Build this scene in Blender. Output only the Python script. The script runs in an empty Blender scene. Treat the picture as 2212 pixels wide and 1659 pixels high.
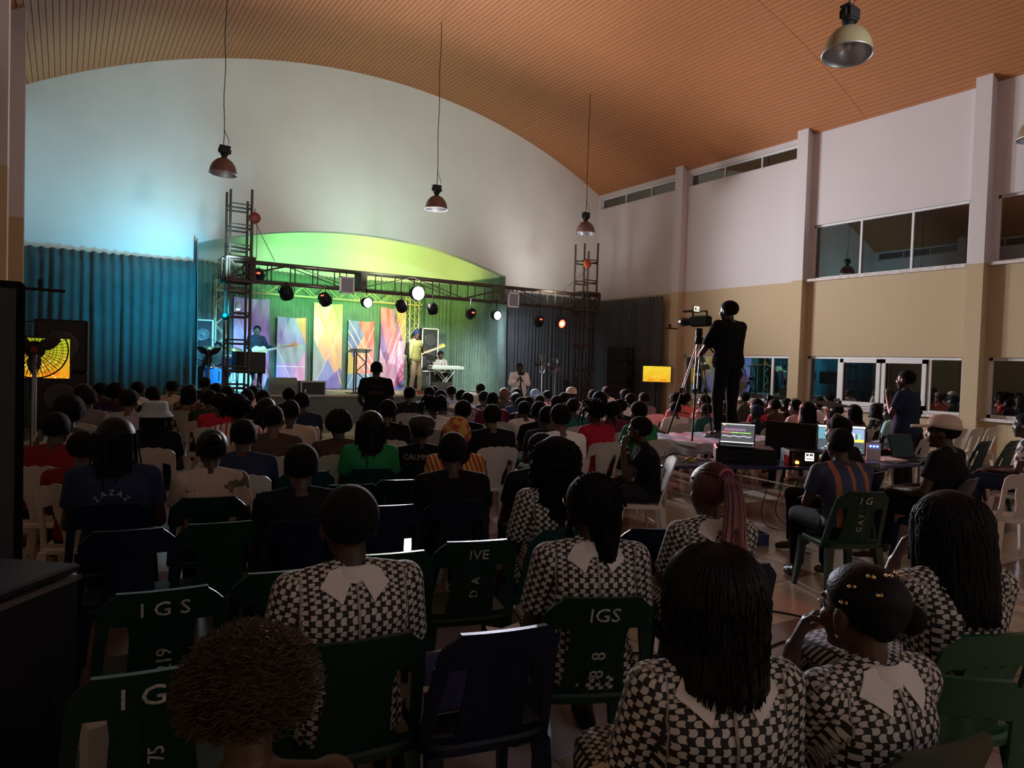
import bpy, math, random
import numpy as np
from mathutils import Vector, Matrix
from mathutils.bvhtree import BVHTree
random.seed(7)
S = bpy.context.scene
COL = S.collection
PI = math.pi
def V(*a): return Vector(a)

# ---------------------------------------------------------------- camera, world, exposure
CAMH = 1.70
F_PX = 1527.2
YAW, PITCH, ROLL = 0.565160, -0.028909, 0.031454
_f = V(math.sin(YAW)*math.cos(PITCH), math.cos(YAW)*math.cos(PITCH), math.sin(PITCH))
_r0 = V(math.cos(YAW), -math.sin(YAW), 0); _u0 = _r0.cross(_f)
_r = _r0*math.cos(ROLL)+_u0*math.sin(ROLL); _u = -_r0*math.sin(ROLL)+_u0*math.cos(ROLL)
cam_data = bpy.data.cameras.new('camera'); cam_data.sensor_width = 36; cam_data.lens = F_PX*36/2212
cam_data.clip_start = 0.05; cam_data.clip_end = 200
cam = bpy.data.objects.new('camera', cam_data); COL.objects.link(cam); S.camera = cam
_m = Matrix((( _r.x, _u.x, -_f.x, 0), (_r.y, _u.y, -_f.y, 0), (_r.z, _u.z, -_f.z, CAMH), (0, 0, 0, 1)))
cam.matrix_world = _m
S.view_settings.view_transform = 'Standard'; S.view_settings.look = 'None'
S.view_settings.exposure = 0.85; S.view_settings.gamma = 1.0; S.view_settings.use_curve_mapping = False
wd = bpy.data.worlds.new('night'); S.world = wd; wd.use_nodes = True
wd.node_tree.nodes['Background'].inputs[0].default_value = (0.10, 0.14, 0.20, 1)
wd.node_tree.nodes['Background'].inputs[1].default_value = 0.03

# spots for the truss lights, plus added washes for walls and ceiling; position, target, colour, watts, cone, blend
def spot(p, t, col, w, cone=60, blend=0.6, size=0.12, name='spot_beam'):
    d = bpy.data.lights.new(name, 'SPOT'); d.energy = w; d.color = col
    d.spot_size = math.radians(cone); d.spot_blend = blend; d.shadow_soft_size = size
    o = bpy.data.objects.new(name, d); COL.objects.link(o); o.location = p
    o.rotation_euler = (Vector(t)-Vector(p)).to_track_quat('-Z', 'Y').to_euler()
    return o
def point(p, col, w, size=0.1, name='lamp_glow'):
    d = bpy.data.lights.new(name, 'POINT'); d.energy = w; d.color = col; d.shadow_soft_size = size
    o = bpy.data.objects.new(name, d); COL.objects.link(o); o.location = p
    return o
TY = 16.8      # y of the front truss
WHITE = (1, .98, .95)
spot((7.55, TY-.3, 3.35), (8.5, 2, 7.0), WHITE, 1500, 150, 1.0, .35)          # blinder, up and over the hall
spot((9.0, TY-.3, 3.3), (14.8, 6, 5.4), (.94, .93, 1), 900, 75, 1.0, .3)           # right wall wash, added to brighten the wall
spot((5.0, TY-.3, 3.3), (6, 9, 9.2), (.9, .86, .85), 520, 110, 1.0, .5)             # ceiling wash, added to brighten the planks
spot((10.2, TY-.3, 3.25), (8.5, 8.5, .6), (.8, .82, 1), 2600, 85, 1.0, .08)       # cool white over the right-hand rows
spot((12.25, TY-.3, 3.0), (9.4, 9.2, 1.0), (1, .03, .02), 3600, 27, .8, .08)     # red
point((3.2, -2.2, 3.2), (.92, .94, 1), 18, .4, 'rear_fill')  # added fill from behind, brightens the backs of the nearest rows
# stage washes
spot((2.9, TY-.7, 2.6), (1.9, 18.3, 2.9), (.0, .6, 1), 260, 100, 1.0, .08)
spot((3.9, TY+.5, 3.3), (3.4, 19.6, 1.2), (.1, .6, 1), 900, 75, .9, .08)
spot((5.5, TY+.5, 3.2), (6.6, 21.3, 4.3), (.25, 1, .25), 620, 75, 1.0, .08)
spot((7.4, TY+.5, 3.2), (9.3, 21.3, 4.4), (.8, 1, .15), 420, 80, 1.0, .08)
spot((7.9, TY+.3, 3.4), (7.6, 20.5, 1.4), (1, 1, .93), 300, 80, .9, .08)
spot((9.4, TY+.3, 3.4), (9.8, 20, 1.2), (.95, 1, .9), 420, 70, .9, .08)
spot((6.2, TY+.3, 3.4), (5.2, 21, 1.8), (.8, .7, 1), 110, 60, .9, .08)
spot((7.0, -2.6, 5.4), (6.6, 18.4, 7.2), (.90, 1, .95), 1600, 46, 1.0, .6)      # added unseen rear wash, high over the heads, evens the arch wall
spot((6.6, TY-.8, 3.6), (7.2, 18.4, 7.4), (.70, 1, .8), 200, 120, 1.0, .3)      # up-light on the arch wall
spot((3.0, TY-.6, 3.6), (1.2, 18.4, 6.2), (.45, .9, 1), 240, 110, 1.0, .3)
spot((11.6, TY-.3, 3.6), (13, 18.4, 6.2), (1, .97, .86), 110, 120, 1.0, .3)
spot((10.0, TY-.1, 3.2), (11.6, 18.2, 1.8), (.75, .8, 1), 120, 90, 1.0, .08)

# ---------------------------------------------------------------- materials
MATS = {}
def mat(name, col=(.5, .5, .5), rough=.6, metal=0, emit=None, estr=1, spec=.5, bump=0, bscale=60, var=0, vscale=3, alpha=None):
    if name in MATS: return MATS[name]
    m = bpy.data.materials.new(name); m.use_nodes = True; MATS[name] = m
    nt = m.node_tree; b = nt.nodes['Principled BSDF']
    b.inputs['Base Color'].default_value = (*col, 1); b.inputs['Roughness'].default_value = rough
    b.inputs['Metallic'].default_value = metal; b.inputs['Specular IOR Level'].default_value = spec
    if emit:
        b.inputs['Emission Color'].default_value = (*emit, 1); b.inputs['Emission Strength'].default_value = estr
    if var or bump:
        tc = nt.nodes.new('ShaderNodeTexCoord')
    if var:
        n = nt.nodes.new('ShaderNodeTexNoise'); n.inputs['Scale'].default_value = vscale; n.inputs['Detail'].default_value = 4
        nt.links.new(tc.outputs['Object'], n.inputs['Vector'])
        r = nt.nodes.new('ShaderNodeValToRGB')
        r.color_ramp.elements[0].position = .3; r.color_ramp.elements[1].position = .7
        r.color_ramp.elements[0].color = (*[c*(1-var) for c in col], 1); r.color_ramp.elements[1].color = (*[min(1, c*(1+var)) for c in col], 1)
        nt.links.new(n.outputs['Fac'], r.inputs[0]); nt.links.new(r.outputs[0], b.inputs['Base Color'])
    if bump:
        n = nt.nodes.new('ShaderNodeTexNoise'); n.inputs['Scale'].default_value = bscale; n.inputs['Detail'].default_value = 3
        nt.links.new(tc.outputs['Object'], n.inputs['Vector'])
        bp = nt.nodes.new('ShaderNodeBump'); bp.inputs['Strength'].default_value = bump; bp.inputs['Distance'].default_value = .02
        nt.links.new(n.outputs['Fac'], bp.inputs['Height']); nt.links.new(bp.outputs[0], b.inputs['Normal'])
    return m
class NT:      # tiny node-graph helper: values are sockets or floats
    def __init__(s, m):
        s.m = m; s.nt = m.node_tree; s.b = s.nt.nodes['Principled BSDF']
    def node(s, t, **k):
        n = s.nt.nodes.new(t)
        for a, v in k.items(): setattr(n, a, v)
        return n
    def put(s, sock, v):
        if isinstance(v, (int, float, tuple)): sock.default_value = v
        else: s.nt.links.new(v, sock)
    def math(s, op, a, b=0.0, c=0.0):
        n = s.node('ShaderNodeMath', operation=op); s.put(n.inputs[0], a); s.put(n.inputs[1], b); s.put(n.inputs[2], c)
        return n.outputs[0]
    def mix(s, f, a, b):
        n = s.node('ShaderNodeMix', data_type='RGBA'); s.put(n.inputs[0], f)
        s.put(n.inputs[6], (*a, 1) if isinstance(a, tuple) and len(a) == 3 else a)
        s.put(n.inputs[7], (*b, 1) if isinstance(b, tuple) and len(b) == 3 else b)
        return n.outputs[2]
    def coords(s, kind='Object'):
        tc = s.node('ShaderNodeTexCoord'); sp = s.node('ShaderNodeSeparateXYZ'); s.nt.links.new(tc.outputs[kind], sp.inputs[0])
        return tc.outputs[kind], sp.outputs[0], sp.outputs[1], sp.outputs[2]
    def noise(s, vec, scale, detail=3):
        n = s.node('ShaderNodeTexNoise'); s.put(n.inputs['Vector'], vec); n.inputs['Scale'].default_value = scale
        n.inputs['Detail'].default_value = detail; return n.outputs['Fac']
    def bump(s, h, strength=.3, dist=.01):
        n = s.node('ShaderNodeBump'); n.inputs['Strength'].default_value = strength; n.inputs['Distance'].default_value = dist
        s.put(n.inputs['Height'], h); s.nt.links.new(n.outputs[0], s.b.inputs['Normal'])
# wall paint: white-lilac above a dado line, beige below, faint stains
def wall_paint(name, dado=3.88, up=(.74, .70, .73), low=(.60, .47, .30)):
    m = mat(name, up, .75); g = NT(m); vec, x, y, z = g.coords()
    n = g.noise(vec, .7, 6); n2 = g.noise(vec, 9, 4)
    u = g.mix(g.math('MULTIPLY', n, .35), up, tuple(c*.8 for c in up))
    l = g.mix(g.math('MULTIPLY', n, .35), low, tuple(c*.8 for c in low))
    g.put(g.b.inputs['Base Color'], g.mix(g.math('GREATER_THAN', z, dado), l, u)); g.bump(n2, .12, .02)
    return m
M_WALL = wall_paint('wall_paint')
M_ARCH = mat('arch_plaster', (.74, .73, .71), .8, bump=.25, bscale=1.6, var=.05, vscale=.8)
def plank_mat():
    m = mat('ceiling_wood', (.5, .22, .09), .5); g = NT(m); vec, x, y, z = g.coords()
    oi = g.node('ShaderNodeObjectInfo')
    mp = g.node('ShaderNodeMapping'); mp.inputs['Scale'].default_value = (6, .35, 6); g.put(mp.inputs[0], vec)
    n = g.noise(mp.outputs[0], 3, 5)
    c = g.mix(n, (.40, .15, .058), (.52, .215, .08))
    c = g.mix(g.math('MULTIPLY', oi.outputs['Random'], .55), c, (.42, .17, .08))
    g.put(g.b.inputs['Base Color'], c); return m
M_PLANK = plank_mat()
M_DARK = mat('void_dark', (.01, .01, .01), .9)
M_BLACK = mat('matte_black', (.010, .010, .011), .6, spec=.25)
M_BLACKGL = mat('gloss_black', (.01, .01, .011), .25)
M_GREYM = mat('grey_metal', (.25, .25, .26), .4, .8)
M_CHROME = mat('chrome', (.6, .6, .62), .2, 1)
M_FRAME = mat('white_aluminium', (.80, .80, .82), .4)
M_GLASS = mat('night_glass', (.006, .008, .008), .02, spec=1.0)
M_GLASS.node_tree.nodes['Principled BSDF'].inputs['IOR'].default_value = 1.9
M_TRUSS = mat('rusty_truss_steel', (.085, .06, .05), .55, .5, var=.5, vscale=9)
M_TRUSSY = mat('pale_truss_steel', (.55, .5, .3), .5, .3)
M_CONC = mat('stage_skirt', (.10, .115, .11), .9, var=.35, vscale=25)
M_STAGE = mat('stage_deck', (.42, .36, .27), .5, var=.2, vscale=2)

# ---------------------------------------------------------------- mesh builder
class MB:
    def __init__(s): s.v = []; s.f = []; s.mi = []; s.cur = 0
    def add(s, vs, fs, M=None):
        o = len(s.v)
        s.v += [tuple(M @ Vector(p)) for p in vs] if M is not None else [tuple(p) for p in vs]
        s.f += [tuple(i+o for i in f) for f in fs]; s.mi += [s.cur]*len(fs); return s
    def box(s, c, d, M=None, bev=0):
        x, y, z = [q/2 for q in d]; cx, cy, cz = c
        if bev:
            b = min(bev, x*.9, y*.9, z*.9); vs = []
            for dz, i in ((-z, 1), (-z+b, 0), (z-b, 0), (z, 1)):
                X, Y = (x-b, y-b) if i else (x, y)
                vs += [(cx+sx*(X-(0 if i else 0)), cy+sy*Y, cz+dz) for sx, sy in ((-1, -1), (1, -1), (1, 1), (-1, 1))]
            fs = [(3, 2, 1, 0), (12, 13, 14, 15)]
            for k in range(3):
                for j in range(4):
                    a = k*4+j; bb = k*4+(j+1) % 4; fs.append((a, bb, bb+4, a+4))
            return s.add(vs, fs, M)
        vs = [(cx+sx*x, cy+sy*y, cz+sz*z) for sz in (-1, 1) for sx, sy in ((-1, -1), (1, -1), (1, 1), (-1, 1))]
        return s.add(vs, [(3, 2, 1, 0), (4, 5, 6, 7), (0, 1, 5, 4), (1, 2, 6, 5), (2, 3, 7, 6), (3, 0, 4, 7)], M)
    def loft(s, rings, caps=True, closed=False):
        n = len(rings[0]); vs = [p for r in rings for p in r]; fs = []
        m = len(rings)
        for k in range(m if closed else m-1):
            for j in range(n):
                a = k*n+j; b = k*n+(j+1) % n; k2 = ((k+1) % m)*n
                fs.append((a, b, k2+(j+1) % n, k2+j))
        if caps and not closed: fs += [tuple(range(n-1, -1, -1)), tuple((m-1)*n+j for j in range(n))]
        return s.add(vs, fs)
    def tube(s, path, r, n=8, caps=True):
        P = [Vector(p) for p in path]; R = r if isinstance(r, (list, tuple)) else [r]*len(P); rings = []; ref = None
        for i, p in enumerate(P):
            t = (P[min(i+1, len(P)-1)]-P[max(i-1, 0)]).normalized()
            if ref is None: ref = V(0, 0, 1) if abs(t.z) < .9 else V(1, 0, 0)
            a = t.cross(ref).normalized(); b = t.cross(a).normalized(); ref = -b if False else ref
            rings.append([p+(a*math.cos(2*PI*k/n)+b*math.sin(2*PI*k/n))*R[i] for k in range(n)])
        return s.loft(rings, caps)
    def cap(s, a, b, ra, rb, n=12):       # tapered capsule
        a = Vector(a); b = Vector(b); d = b-a; L = d.length; d = d.normalized() if L > 1e-6 else V(0, 0, 1)
        pts = [(a-d*ra*math.cos(t), ra*math.sin(t)) for t in (.25, .7, 1.1)]+[(a, ra), (b, rb)]+[(b+d*rb*math.cos(t), rb*math.sin(t)) for t in (1.1, .7, .25)]
        ref = V(0, 0, 1) if abs(d.z) < .9 else V(1, 0, 0); u = d.cross(ref).normalized(); w = d.cross(u)
        return s.loft([[p+(u*math.cos(2*PI*k/n)+w*math.sin(2*PI*k/n))*r for k in range(n)] for p, r in pts])
    def ell(s, c, r, M=None, n=14, m=9):
        rings = []
        for i in range(1, m):
            t = PI*i/m; rings.append([V(c[0]+r[0]*math.sin(t)*math.cos(2*PI*k/n), c[1]+r[1]*math.sin(t)*math.sin(2*PI*k/n), c[2]-r[2]*math.cos(t)) for k in range(n)])
        if M is not None: rings = [[M @ p for p in q] for q in rings]
        return s.loft(rings)
    def lathe(s, prof, c=(0, 0, 0), n=24, axis='z', caps=True):
        rings = []
        for r, z in prof:
            rg = []
            for k in range(n):
                a, b = r*math.cos(2*PI*k/n), r*math.sin(2*PI*k/n)
                p = (a, b, z) if axis == 'z' else ((z, a, b) if axis == 'x' else (a, -z, b) if False else (a, z, b))
                rg.append((p[0]+c[0], p[1]+c[1], p[2]+c[2]))
            rings.append(rg)
        return s.loft(rings, caps)
    def prism(s, poly, y0, y1, M=None):   # polygon in xz extruded in y
        n = len(poly); vs = [(x, y0, z) for x, z in poly]+[(x, y1, z) for x, z in poly]
        fs = [tuple(range(n)), tuple(range(2*n-1, n-1, -1))]+[(i, i+n, (i+1) % n+n, (i+1) % n) for i in range(n)]
        return s.add(vs, fs, M)
    def mesh(s, name, mats, smooth=False):
        me = bpy.data.meshes.new(name); me.from_pydata(s.v, [], s.f)
        for m in (mats if isinstance(mats, (list, tuple)) else [mats]): me.materials.append(m)
        if any(s.mi): me.polygons.foreach_set('material_index', s.mi)
        if smooth: me.polygons.foreach_set('use_smooth', [True]*len(s.f))
        me.update(); return me
    def obj(s, name, mats, parent=None, smooth=False, **k):
        return link(name, s.mesh(name, mats, smooth), parent, **k)
def link(name, me, parent=None, loc=None, rz=None, M=None, label=None, cat=None, group=None, kind=None):
    o = bpy.data.objects.new(name, me); COL.objects.link(o)
    if parent is not None: o.parent = parent
    if loc is not None: o.location = loc
    if rz is not None: o.rotation_euler = (0, 0, rz)
    if M is not None: o.matrix_basis = M
    tag(o, label, cat, group, kind); return o
def tag(o, label=None, cat=None, group=None, kind=None):
    if label: o['label'] = label
    if cat: o['category'] = cat
    if group: o['group'] = group
    if kind: o['kind'] = kind
    return o
def thing(name, label, cat, loc=(0, 0, 0), rz=0, group=None):
    return link(name, None, None, loc=loc, rz=rz, label=label, cat=cat, group=group)
def autosmooth(o, ang=35):
    me = o.data; me.polygons.foreach_set('use_smooth', [True]*len(me.polygons))
    try: me.set_sharp_from_angle(angle=math.radians(ang))
    except Exception: pass
    return o
_UNIT = {}
def rod(a, b, r, parent, name, m, n=8, group=None):      # shares one unit cylinder per material
    key = (m.name, n)
    if key not in _UNIT:
        q = MB().tube([(0, 0, 0), (0, 0, 1)], 1, n); _UNIT[key] = q.mesh('rod', m, True)
    a = Vector(a); b = Vector(b); d = b-a
    M = Matrix.Translation(a) @ d.to_track_quat('Z', 'Y').to_matrix().to_4x4() @ Matrix.Diagonal((r, r, d.length, 1))
    return link(name, _UNIT[key], parent, M=M)
def RZ(a): return Matrix.Rotation(a, 4, 'Z')
def RX(a): return Matrix.Rotation(a, 4, 'X')
def RY(a): return Matrix.Rotation(a, 4, 'Y')
def T(x, y, z): return Matrix.Translation((x, y, z))

# ---------------------------------------------------------------- the hall
XL, XR, YB, YF = -.9, 14.85, 18.4, -3.2
AX, AZ, AR = 7.08, -6.805, 16.112
def ceil(x): return AZ+math.sqrt(AR*AR-(x-AX)**2)
SH = 0.75        # stage height
# ceiling: backing + planks along y
mb = MB(); xs = [XL-.3+(XR-XL+.6)*i/40 for i in range(41)]
mb.loft([[(x, YF-.3, ceil(x)+.03), (x, YB+.3, ceil(x)+.03), (x, YB+.3, ceil(x)+.2), (x, YF-.3, ceil(x)+.2)] for x in xs])
ceiling = mb.obj('ceiling', mat('ceiling_backing', (.13, .055, .025), .8), kind='structure')
NPL = 148; a0 = math.asin((XL-.02-AX)/AR); a1 = math.asin((XR+.02-AX)/AR); da = (a1-a0)/NPL; wpl = AR*da
SEAM = 9.2
for (y0, y1) in ((YF, SEAM-.004), (SEAM+.004, YB+.02)):
    w = wpl-.007; q = MB()
    q.loft([[(-w/2, y, .012), (-w/2+.003, y, 0), (w/2-.003, y, 0), (w/2, y, .012), (w/2, y, .03), (-w/2, y, .03)] for y in (y0, y1)])
    pm = q.mesh('ceiling_plank', M_PLANK)
    for i in range(NPL):
        a = a0+(i+.5)*da
        link('ceiling_plank', pm, ceiling, M=T(AX+AR*math.sin(a), 0, AZ+AR*math.cos(a)) @ RY(a))
# small dark gap in the ceiling (missing panel)
# floor and tiles
TILE = .6
flo = MB().box((7, 8.3, -.06), (17, 24, .1)).obj('floor', mat('grout', (.05, .045, .04), .9), kind='structure')
M_TBR = mat('brown_tile', (.20, .115, .085), .22, var=.12, vscale=1.3)
M_TBE = mat('beige_tile', (.50, .43, .34), .2, var=.08, vscale=1.3)
M_TLI = mat('lilac_tile', (.44, .40, .42), .2, var=.08, vscale=1.3)
def tile_kind(i, j):
    k = (i+j*0) % 7
    if j % 5 in (0,): return 1
    if k in (2, 3): return 1 if j % 2 else 2
    return 0
tm = [MB().box((0, 0, -.004), (TILE-.006, TILE-.006, .02), bev=.002).mesh('tile', m) for m in (M_TBR, M_TBE, M_TLI)]
rest = MB(); cnt = 0
for i in range(-3, 26):
    for j in range(-6, 31):
        x, y = (i+.5)*TILE, (j+.5)*TILE
        if x < XL-.2 or x > XR: continue
        k = tile_kind(i, j)
        if 0 <= i <= 15 and 0 <= j <= 13 and (x > 1.2 or y < 3.2): link('tile', tm[k], flo, loc=(x, y, 0)); cnt += 1
        elif -2 <= i < 1 and j < 14 and j > 3: link('tile', tm[k], flo, loc=(x, y, 0)); cnt += 1
        else: rest.cur = k; rest.box((x, y, -.004), (TILE-.006, TILE-.006, .02))
rest.obj('distant_tiles', [M_TBR, M_TBE, M_TLI], flo, kind='stuff')

def wall_x(name, x0, x1, ys, ye, ztop, holes, m):
    Y = sorted({ys, ye, *[h[0] for h in holes], *[h[1] for h in holes]}); Z = sorted({0, ztop, *[h[2] for h in holes], *[h[3] for h in holes]})
    mb = MB()
    for a, b in zip(Y, Y[1:]):
        run = None
        for c, d in zip(Z, Z[1:]):
            inside = any(h[0] <= a and b <= h[1] and h[2] <= c and d <= h[3] for h in holes)
            if inside:
                if run: mb.box(((x0+x1)/2, (a+b)/2, (run[0]+run[1])/2), (x1-x0, b-a, run[1]-run[0])); run = None
            else: run = (run[0], d) if run else (c, d)
        if run: mb.box(((x0+x1)/2, (a+b)/2, (run[0]+run[1])/2), (x1-x0, b-a, run[1]-run[0]))
    return mb.obj(name, m, kind='structure')
BAYS = [(14.75, 18.36), (10.78, 14.46), (6.89, 10.49), (2.99, 6.60), (-.9, 2.7)]
PIL = [14.46, 10.49, 6.60, 2.70]
def holes_for(low=True):
    H = []
    H.append((14.87, 18.3, 6.84, 7.18)); H.append((10.9, 14.4, 6.84, 7.18))
    for a, b in BAYS[2:]: H.append((a+.1, b-.08, 3.9, 5.16))
    if low:
        for a, b in BAYS[1:]: H.append((a+.08, b-.06, .95, 2.1))
    return H
HR = holes_for()
wall_right = wall_x('wall_right', XR, XR+.25, YF, YB+.3, 7.5, HR, M_WALL)
wall_left = wall_x('wall_left', XL-.25, XL, YF, YB+.3, 7.5, holes_for(False), M_WALL)
for y in PIL:
    for X, w_, par in ((XR-.1, .22, wall_right), (XL+.14, .32, wall_left)):
        q = MB().box((X, y+.145, 3.72), (w_, .29, 7.44)); o = q.obj('pillar', M_WALL, par)
# windows: frame, mullions, panes
wn = 0
def window(X, sgn, a, b, z0, z1, cuts, thick=.05, sill=True, par=None):
    global wn; wn += 1
    fx = X+sgn*.10
    w = link('window_%d' % wn, None, None, loc=(fx, (a+b)/2, z0), kind='structure')
    h = z1-z0; W = b-a; q = MB()
    q.box((0, 0, thick/2), (.06, W, thick)); q.box((0, 0, h-thick/2), (.06, W, thick))
    q.box((0, -W/2+thick/2, h/2), (.06, thick, h)); q.box((0, W/2-thick/2, h/2), (.06, thick, h))
    q.obj('frame', M_FRAME, w)
    ys = [-W/2+thick]+[c-(a+b)/2 for c in cuts]+[W/2-thick]
    for c in cuts: MB().box((0, c-(a+b)/2, h/2), (.055, thick, h-2*thick)).obj('mullion', M_FRAME, w)
    for p, q2 in zip(ys, ys[1:]): MB().box((sgn*.01, (p+q2)/2, h/2), (.012, abs(q2-p), h-2*thick)).obj('pane', M_GLASS, w)
    if sill: MB().box((-sgn*.13, 0, -.03), (.2, W+.06, .06)).obj('sill', mat('sill_paint', (.7, .64, .65), .7, var=.25, vscale=14), w)
    return w
for X, sg in ((XR, 1), (XL, -1)):
    window(X, sg, 14.87, 18.3, 6.84, 7.18, [16.0, 17.15], .035, False)
    window(X, sg, 10.9, 14.4, 6.84, 7.18, [12.0, 13.2], .035, False)
    for a, b in BAYS[2:]:
        window(X, sg, a+.1, b-.08, 3.9, 5.16, [a+.1+(b-a-.18)*.33, a+.1+(b-a-.18)*.66], .045)
for i, (a, b) in enumerate(BAYS[1:]):
    w = window(XR, 1, a+.08, b-.06, .95, 2.1, [a+.75, a+2.75] if i else [a+.65, a+1.75], .06)
    if i >= 1:      # a pair of sliding leaves in the middle of the opening
        for s_, lab in ((-1, 0), (1, 1)):
            q = MB(); c = (a+1.75)-(a+b+.02)/2+s_*.485; W = .93; h = 1.04
            for yy in (-W/2+.04, W/2-.04): q.box((-.05, c+yy, .575), (.04, .08, h))
            for zz in (.1, .575+h/2-.04): q.box((-.05, c, zz), (.04, W, .09))
            q.obj('sliding_leaf', M_FRAME, w)
# rear wall
MB().box((7, YF-.12, 4.8), (16.5, .25, 9.6)).obj('wall_rear', M_WALL, kind='structure')
# back wall with arched proscenium
OX0, OX1 = 2.64, 11.3; OR = 13.4; OC = 6.97; OZ = 5.06-OR
def oarch(x): return OZ+math.sqrt(OR*OR-(x-OC)**2)
mb = MB(); xs = [XL-.2+(OX0-XL+.2)*i/8 for i in range(9)]+[OX0+(OX1-OX0)*i/40 for i in range(1, 41)]+[OX1+(XR+.2-OX1)*i/8 for i in range(1, 9)]
rings = []
for i, x in enumerate(xs):
    if i: 
        xm0, xm1 = xs[i-1], x
        zb0, zb1 = (oarch(xm0), oarch(xm1)) if (xm0 >= OX0-1e-6 and xm1 <= OX1+1e-6) else (0, 0)
        z0, z1 = ceil(xm0)+.05, ceil(xm1)+.05
        o = len(mb.v); y0, y1 = YB, YB+.28
        mb.add([(xm0, y0, zb0), (xm1, y0, zb1), (xm1, y0, z1), (xm0, y0, z0), (xm0, y1, zb0), (xm1, y1, zb1), (xm1, y1, z1), (xm0, y1, z0)],
               [(0, 1, 2, 3), (5, 4, 7, 6), (4, 5, 1, 0)] + ([(4, 0, 3, 7)] if abs(xm0-OX1) < 1e-6 or i == 1 else [])+([(1, 5, 6, 2)] if abs(xm1-OX0) < 1e-6 or i == len(xs)-1 else []))
wall_back = mb.obj('wall_back', M_ARCH, kind='structure')
YR = 21.4
mb = MB(); mb.box((7, YR+.1, 2.8), (9.2, .2, 5.6))
mb.obj('wall_stage_back', M_ARCH, kind='structure')
MB().add([(2.5, YB+.28, 0), (2.64, YB+.28, 0), (2.9, YR, 0), (2.6, YR, 0), (2.5, YB+.28, 5.6), (2.64, YB+.28, 5.6), (2.9, YR, 5.6), (2.6, YR, 5.6)],
   [(3, 2, 1, 0), (4, 5, 6, 7), (0, 1, 5, 4), (1, 2, 6, 5), (2, 3, 7, 6), (3, 0, 4, 7)]).obj('wall_stage_left', M_ARCH, kind='structure')
MB().add([(11.3, YB+.28, 0), (11.5, YB+.28, 0), (11.3, YR, 0), (10.98, YR, 0), (11.3, YB+.28, 5.6), (11.5, YB+.28, 5.6), (11.3, YR, 5.6), (10.98, YR, 5.6)],
   [(3, 2, 1, 0), (4, 5, 6, 7), (0, 1, 5, 4), (1, 2, 6, 5), (2, 3, 7, 6), (3, 0, 4, 7)]).obj('wall_stage_right', M_ARCH, kind='structure')
MB().box((7, (YB+YR)/2+.25, 5.7), (9.2, YR-YB, .2)).obj('wall_stage_top', M_ARCH, kind='structure')
# stage
_sp = [(2.67, 17.8), (11.27, 17.8), (11.27, 18.66), (10.95, 21.36), (2.93, 21.36), (2.67, 18.66)]
_XY = Matrix(((1, 0, 0, 0), (0, 0, 1, 0), (0, 1, 0, 0), (0, 0, 0, 1)))
st = MB().prism(_sp, 0, SH-.05, _XY).obj('stage', M_CONC, label='low concrete-skirted stage platform running under the proscenium arch', cat='stage')
MB().prism([(x, y if y > 18 else y-.02) for x, y in _sp], SH-.045, SH, _XY).obj('deck', M_STAGE, st)

# curtains
def cloth_mat(name, col, rough=.8, sheen=.3):
    m = mat(name, col, rough, var=.15, vscale=4); b = m.node_tree.nodes['Principled BSDF']; b.inputs['Sheen Weight'].default_value = sheen; return m
M_CURT = cloth_mat('dark_teal_curtain', (.042, .082, .086))
M_CURTG = cloth_mat('green_grey_curtain', (.13, .22, .18))
M_CURTB = cloth_mat('black_curtain', (.05, .065, .066))
def curtain(name, p0, p1, zt, zb, m, label, fold=.16, amp=.045, seed=1, group=None):
    rnd = random.Random(seed); p0 = Vector((*p0, 0)); p1 = Vector((*p1, 0)); L = (p1-p0).length; d = (p1-p0)/L; nrm = V(d.y, -d.x, 0)
    xs = []; s = 0
    while s < L: xs.append(s); s += fold/6
    xs.append(L); ph = []; p = 0
    for i in range(len(xs)): ph.append(p); p += 2*PI/6*(.7+.6*rnd.random())
    NZ = 14; k1, k2 = rnd.random()*6, rnd.random()*6; rows = []
    for j in range(NZ+1):
        v = j/NZ; row = []
        for i, s_ in enumerate(xs):
            u = s_/L; ztop = zt(u) if callable(zt) else zt
            a = amp*(.45+.55*v)*(1+.5*math.sin(u*31+k1))
            off = a*math.sin(ph[i]+.8*math.sin(v*2.5+u*9+k2))+.025*math.sin(u*L*1.7+v*1.3)
            dz = .02*math.cos(ph[i])*(1-v) if j == 0 else 0
            row.append(p0+d*s_+nrm*off+V(0, 0, ztop+(zb-ztop)*v+dz))
        rows.append(row)
    n = len(xs); vs = [p for r in rows for p in r]; fs = [(j*n+i, j*n+i+1, (j+1)*n+i+1, (j+1)*n+i) for j in range(NZ) for i in range(n-1)]
    back = [p-nrm*.006 for p in vs]; N = len(vs)
    fs2 = [tuple(N+i for i in reversed(f)) for f in fs]
    mb = MB().add(vs+back, fs+fs2+[(i, i+N, i+1+N, i+1) for i in range(n-1)])
    return mb.obj(name, m, None, True, label=label, cat='curtain', group=group)
curtain('curtain', (XL+.05, 18.22), (2.62, 18.22), 3.87, .02, M_CURT, 'long dark teal curtain on the arch wall left of the stage, behind the left television', seed=3, fold=.2)
curtain('curtain', (2.6, 18.2), (2.95, 20.9), lambda u: 4.35-.1*u if u > .03 else 4.4, .77, M_CURT, 'teal curtain hung along the left side of the stage recess beside the drum kit', seed=4)
curtain('curtain', (2.95, 21.15), (10.95, 21.15), lambda u: 4.28-.16*math.sin(PI*u), .77, M_CURTG, 'wide green grey pleated backdrop curtain across the back of the stage behind the banners', .13, .035, seed=5)
curtain('curtain', (10.92, 21.1), (11.24, 18.3), lambda u: 4.3+.03*u, .77, M_CURTG, 'grey green curtain angled along the right side of the stage behind the keyboard player', .14, .04, seed=6)
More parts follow.
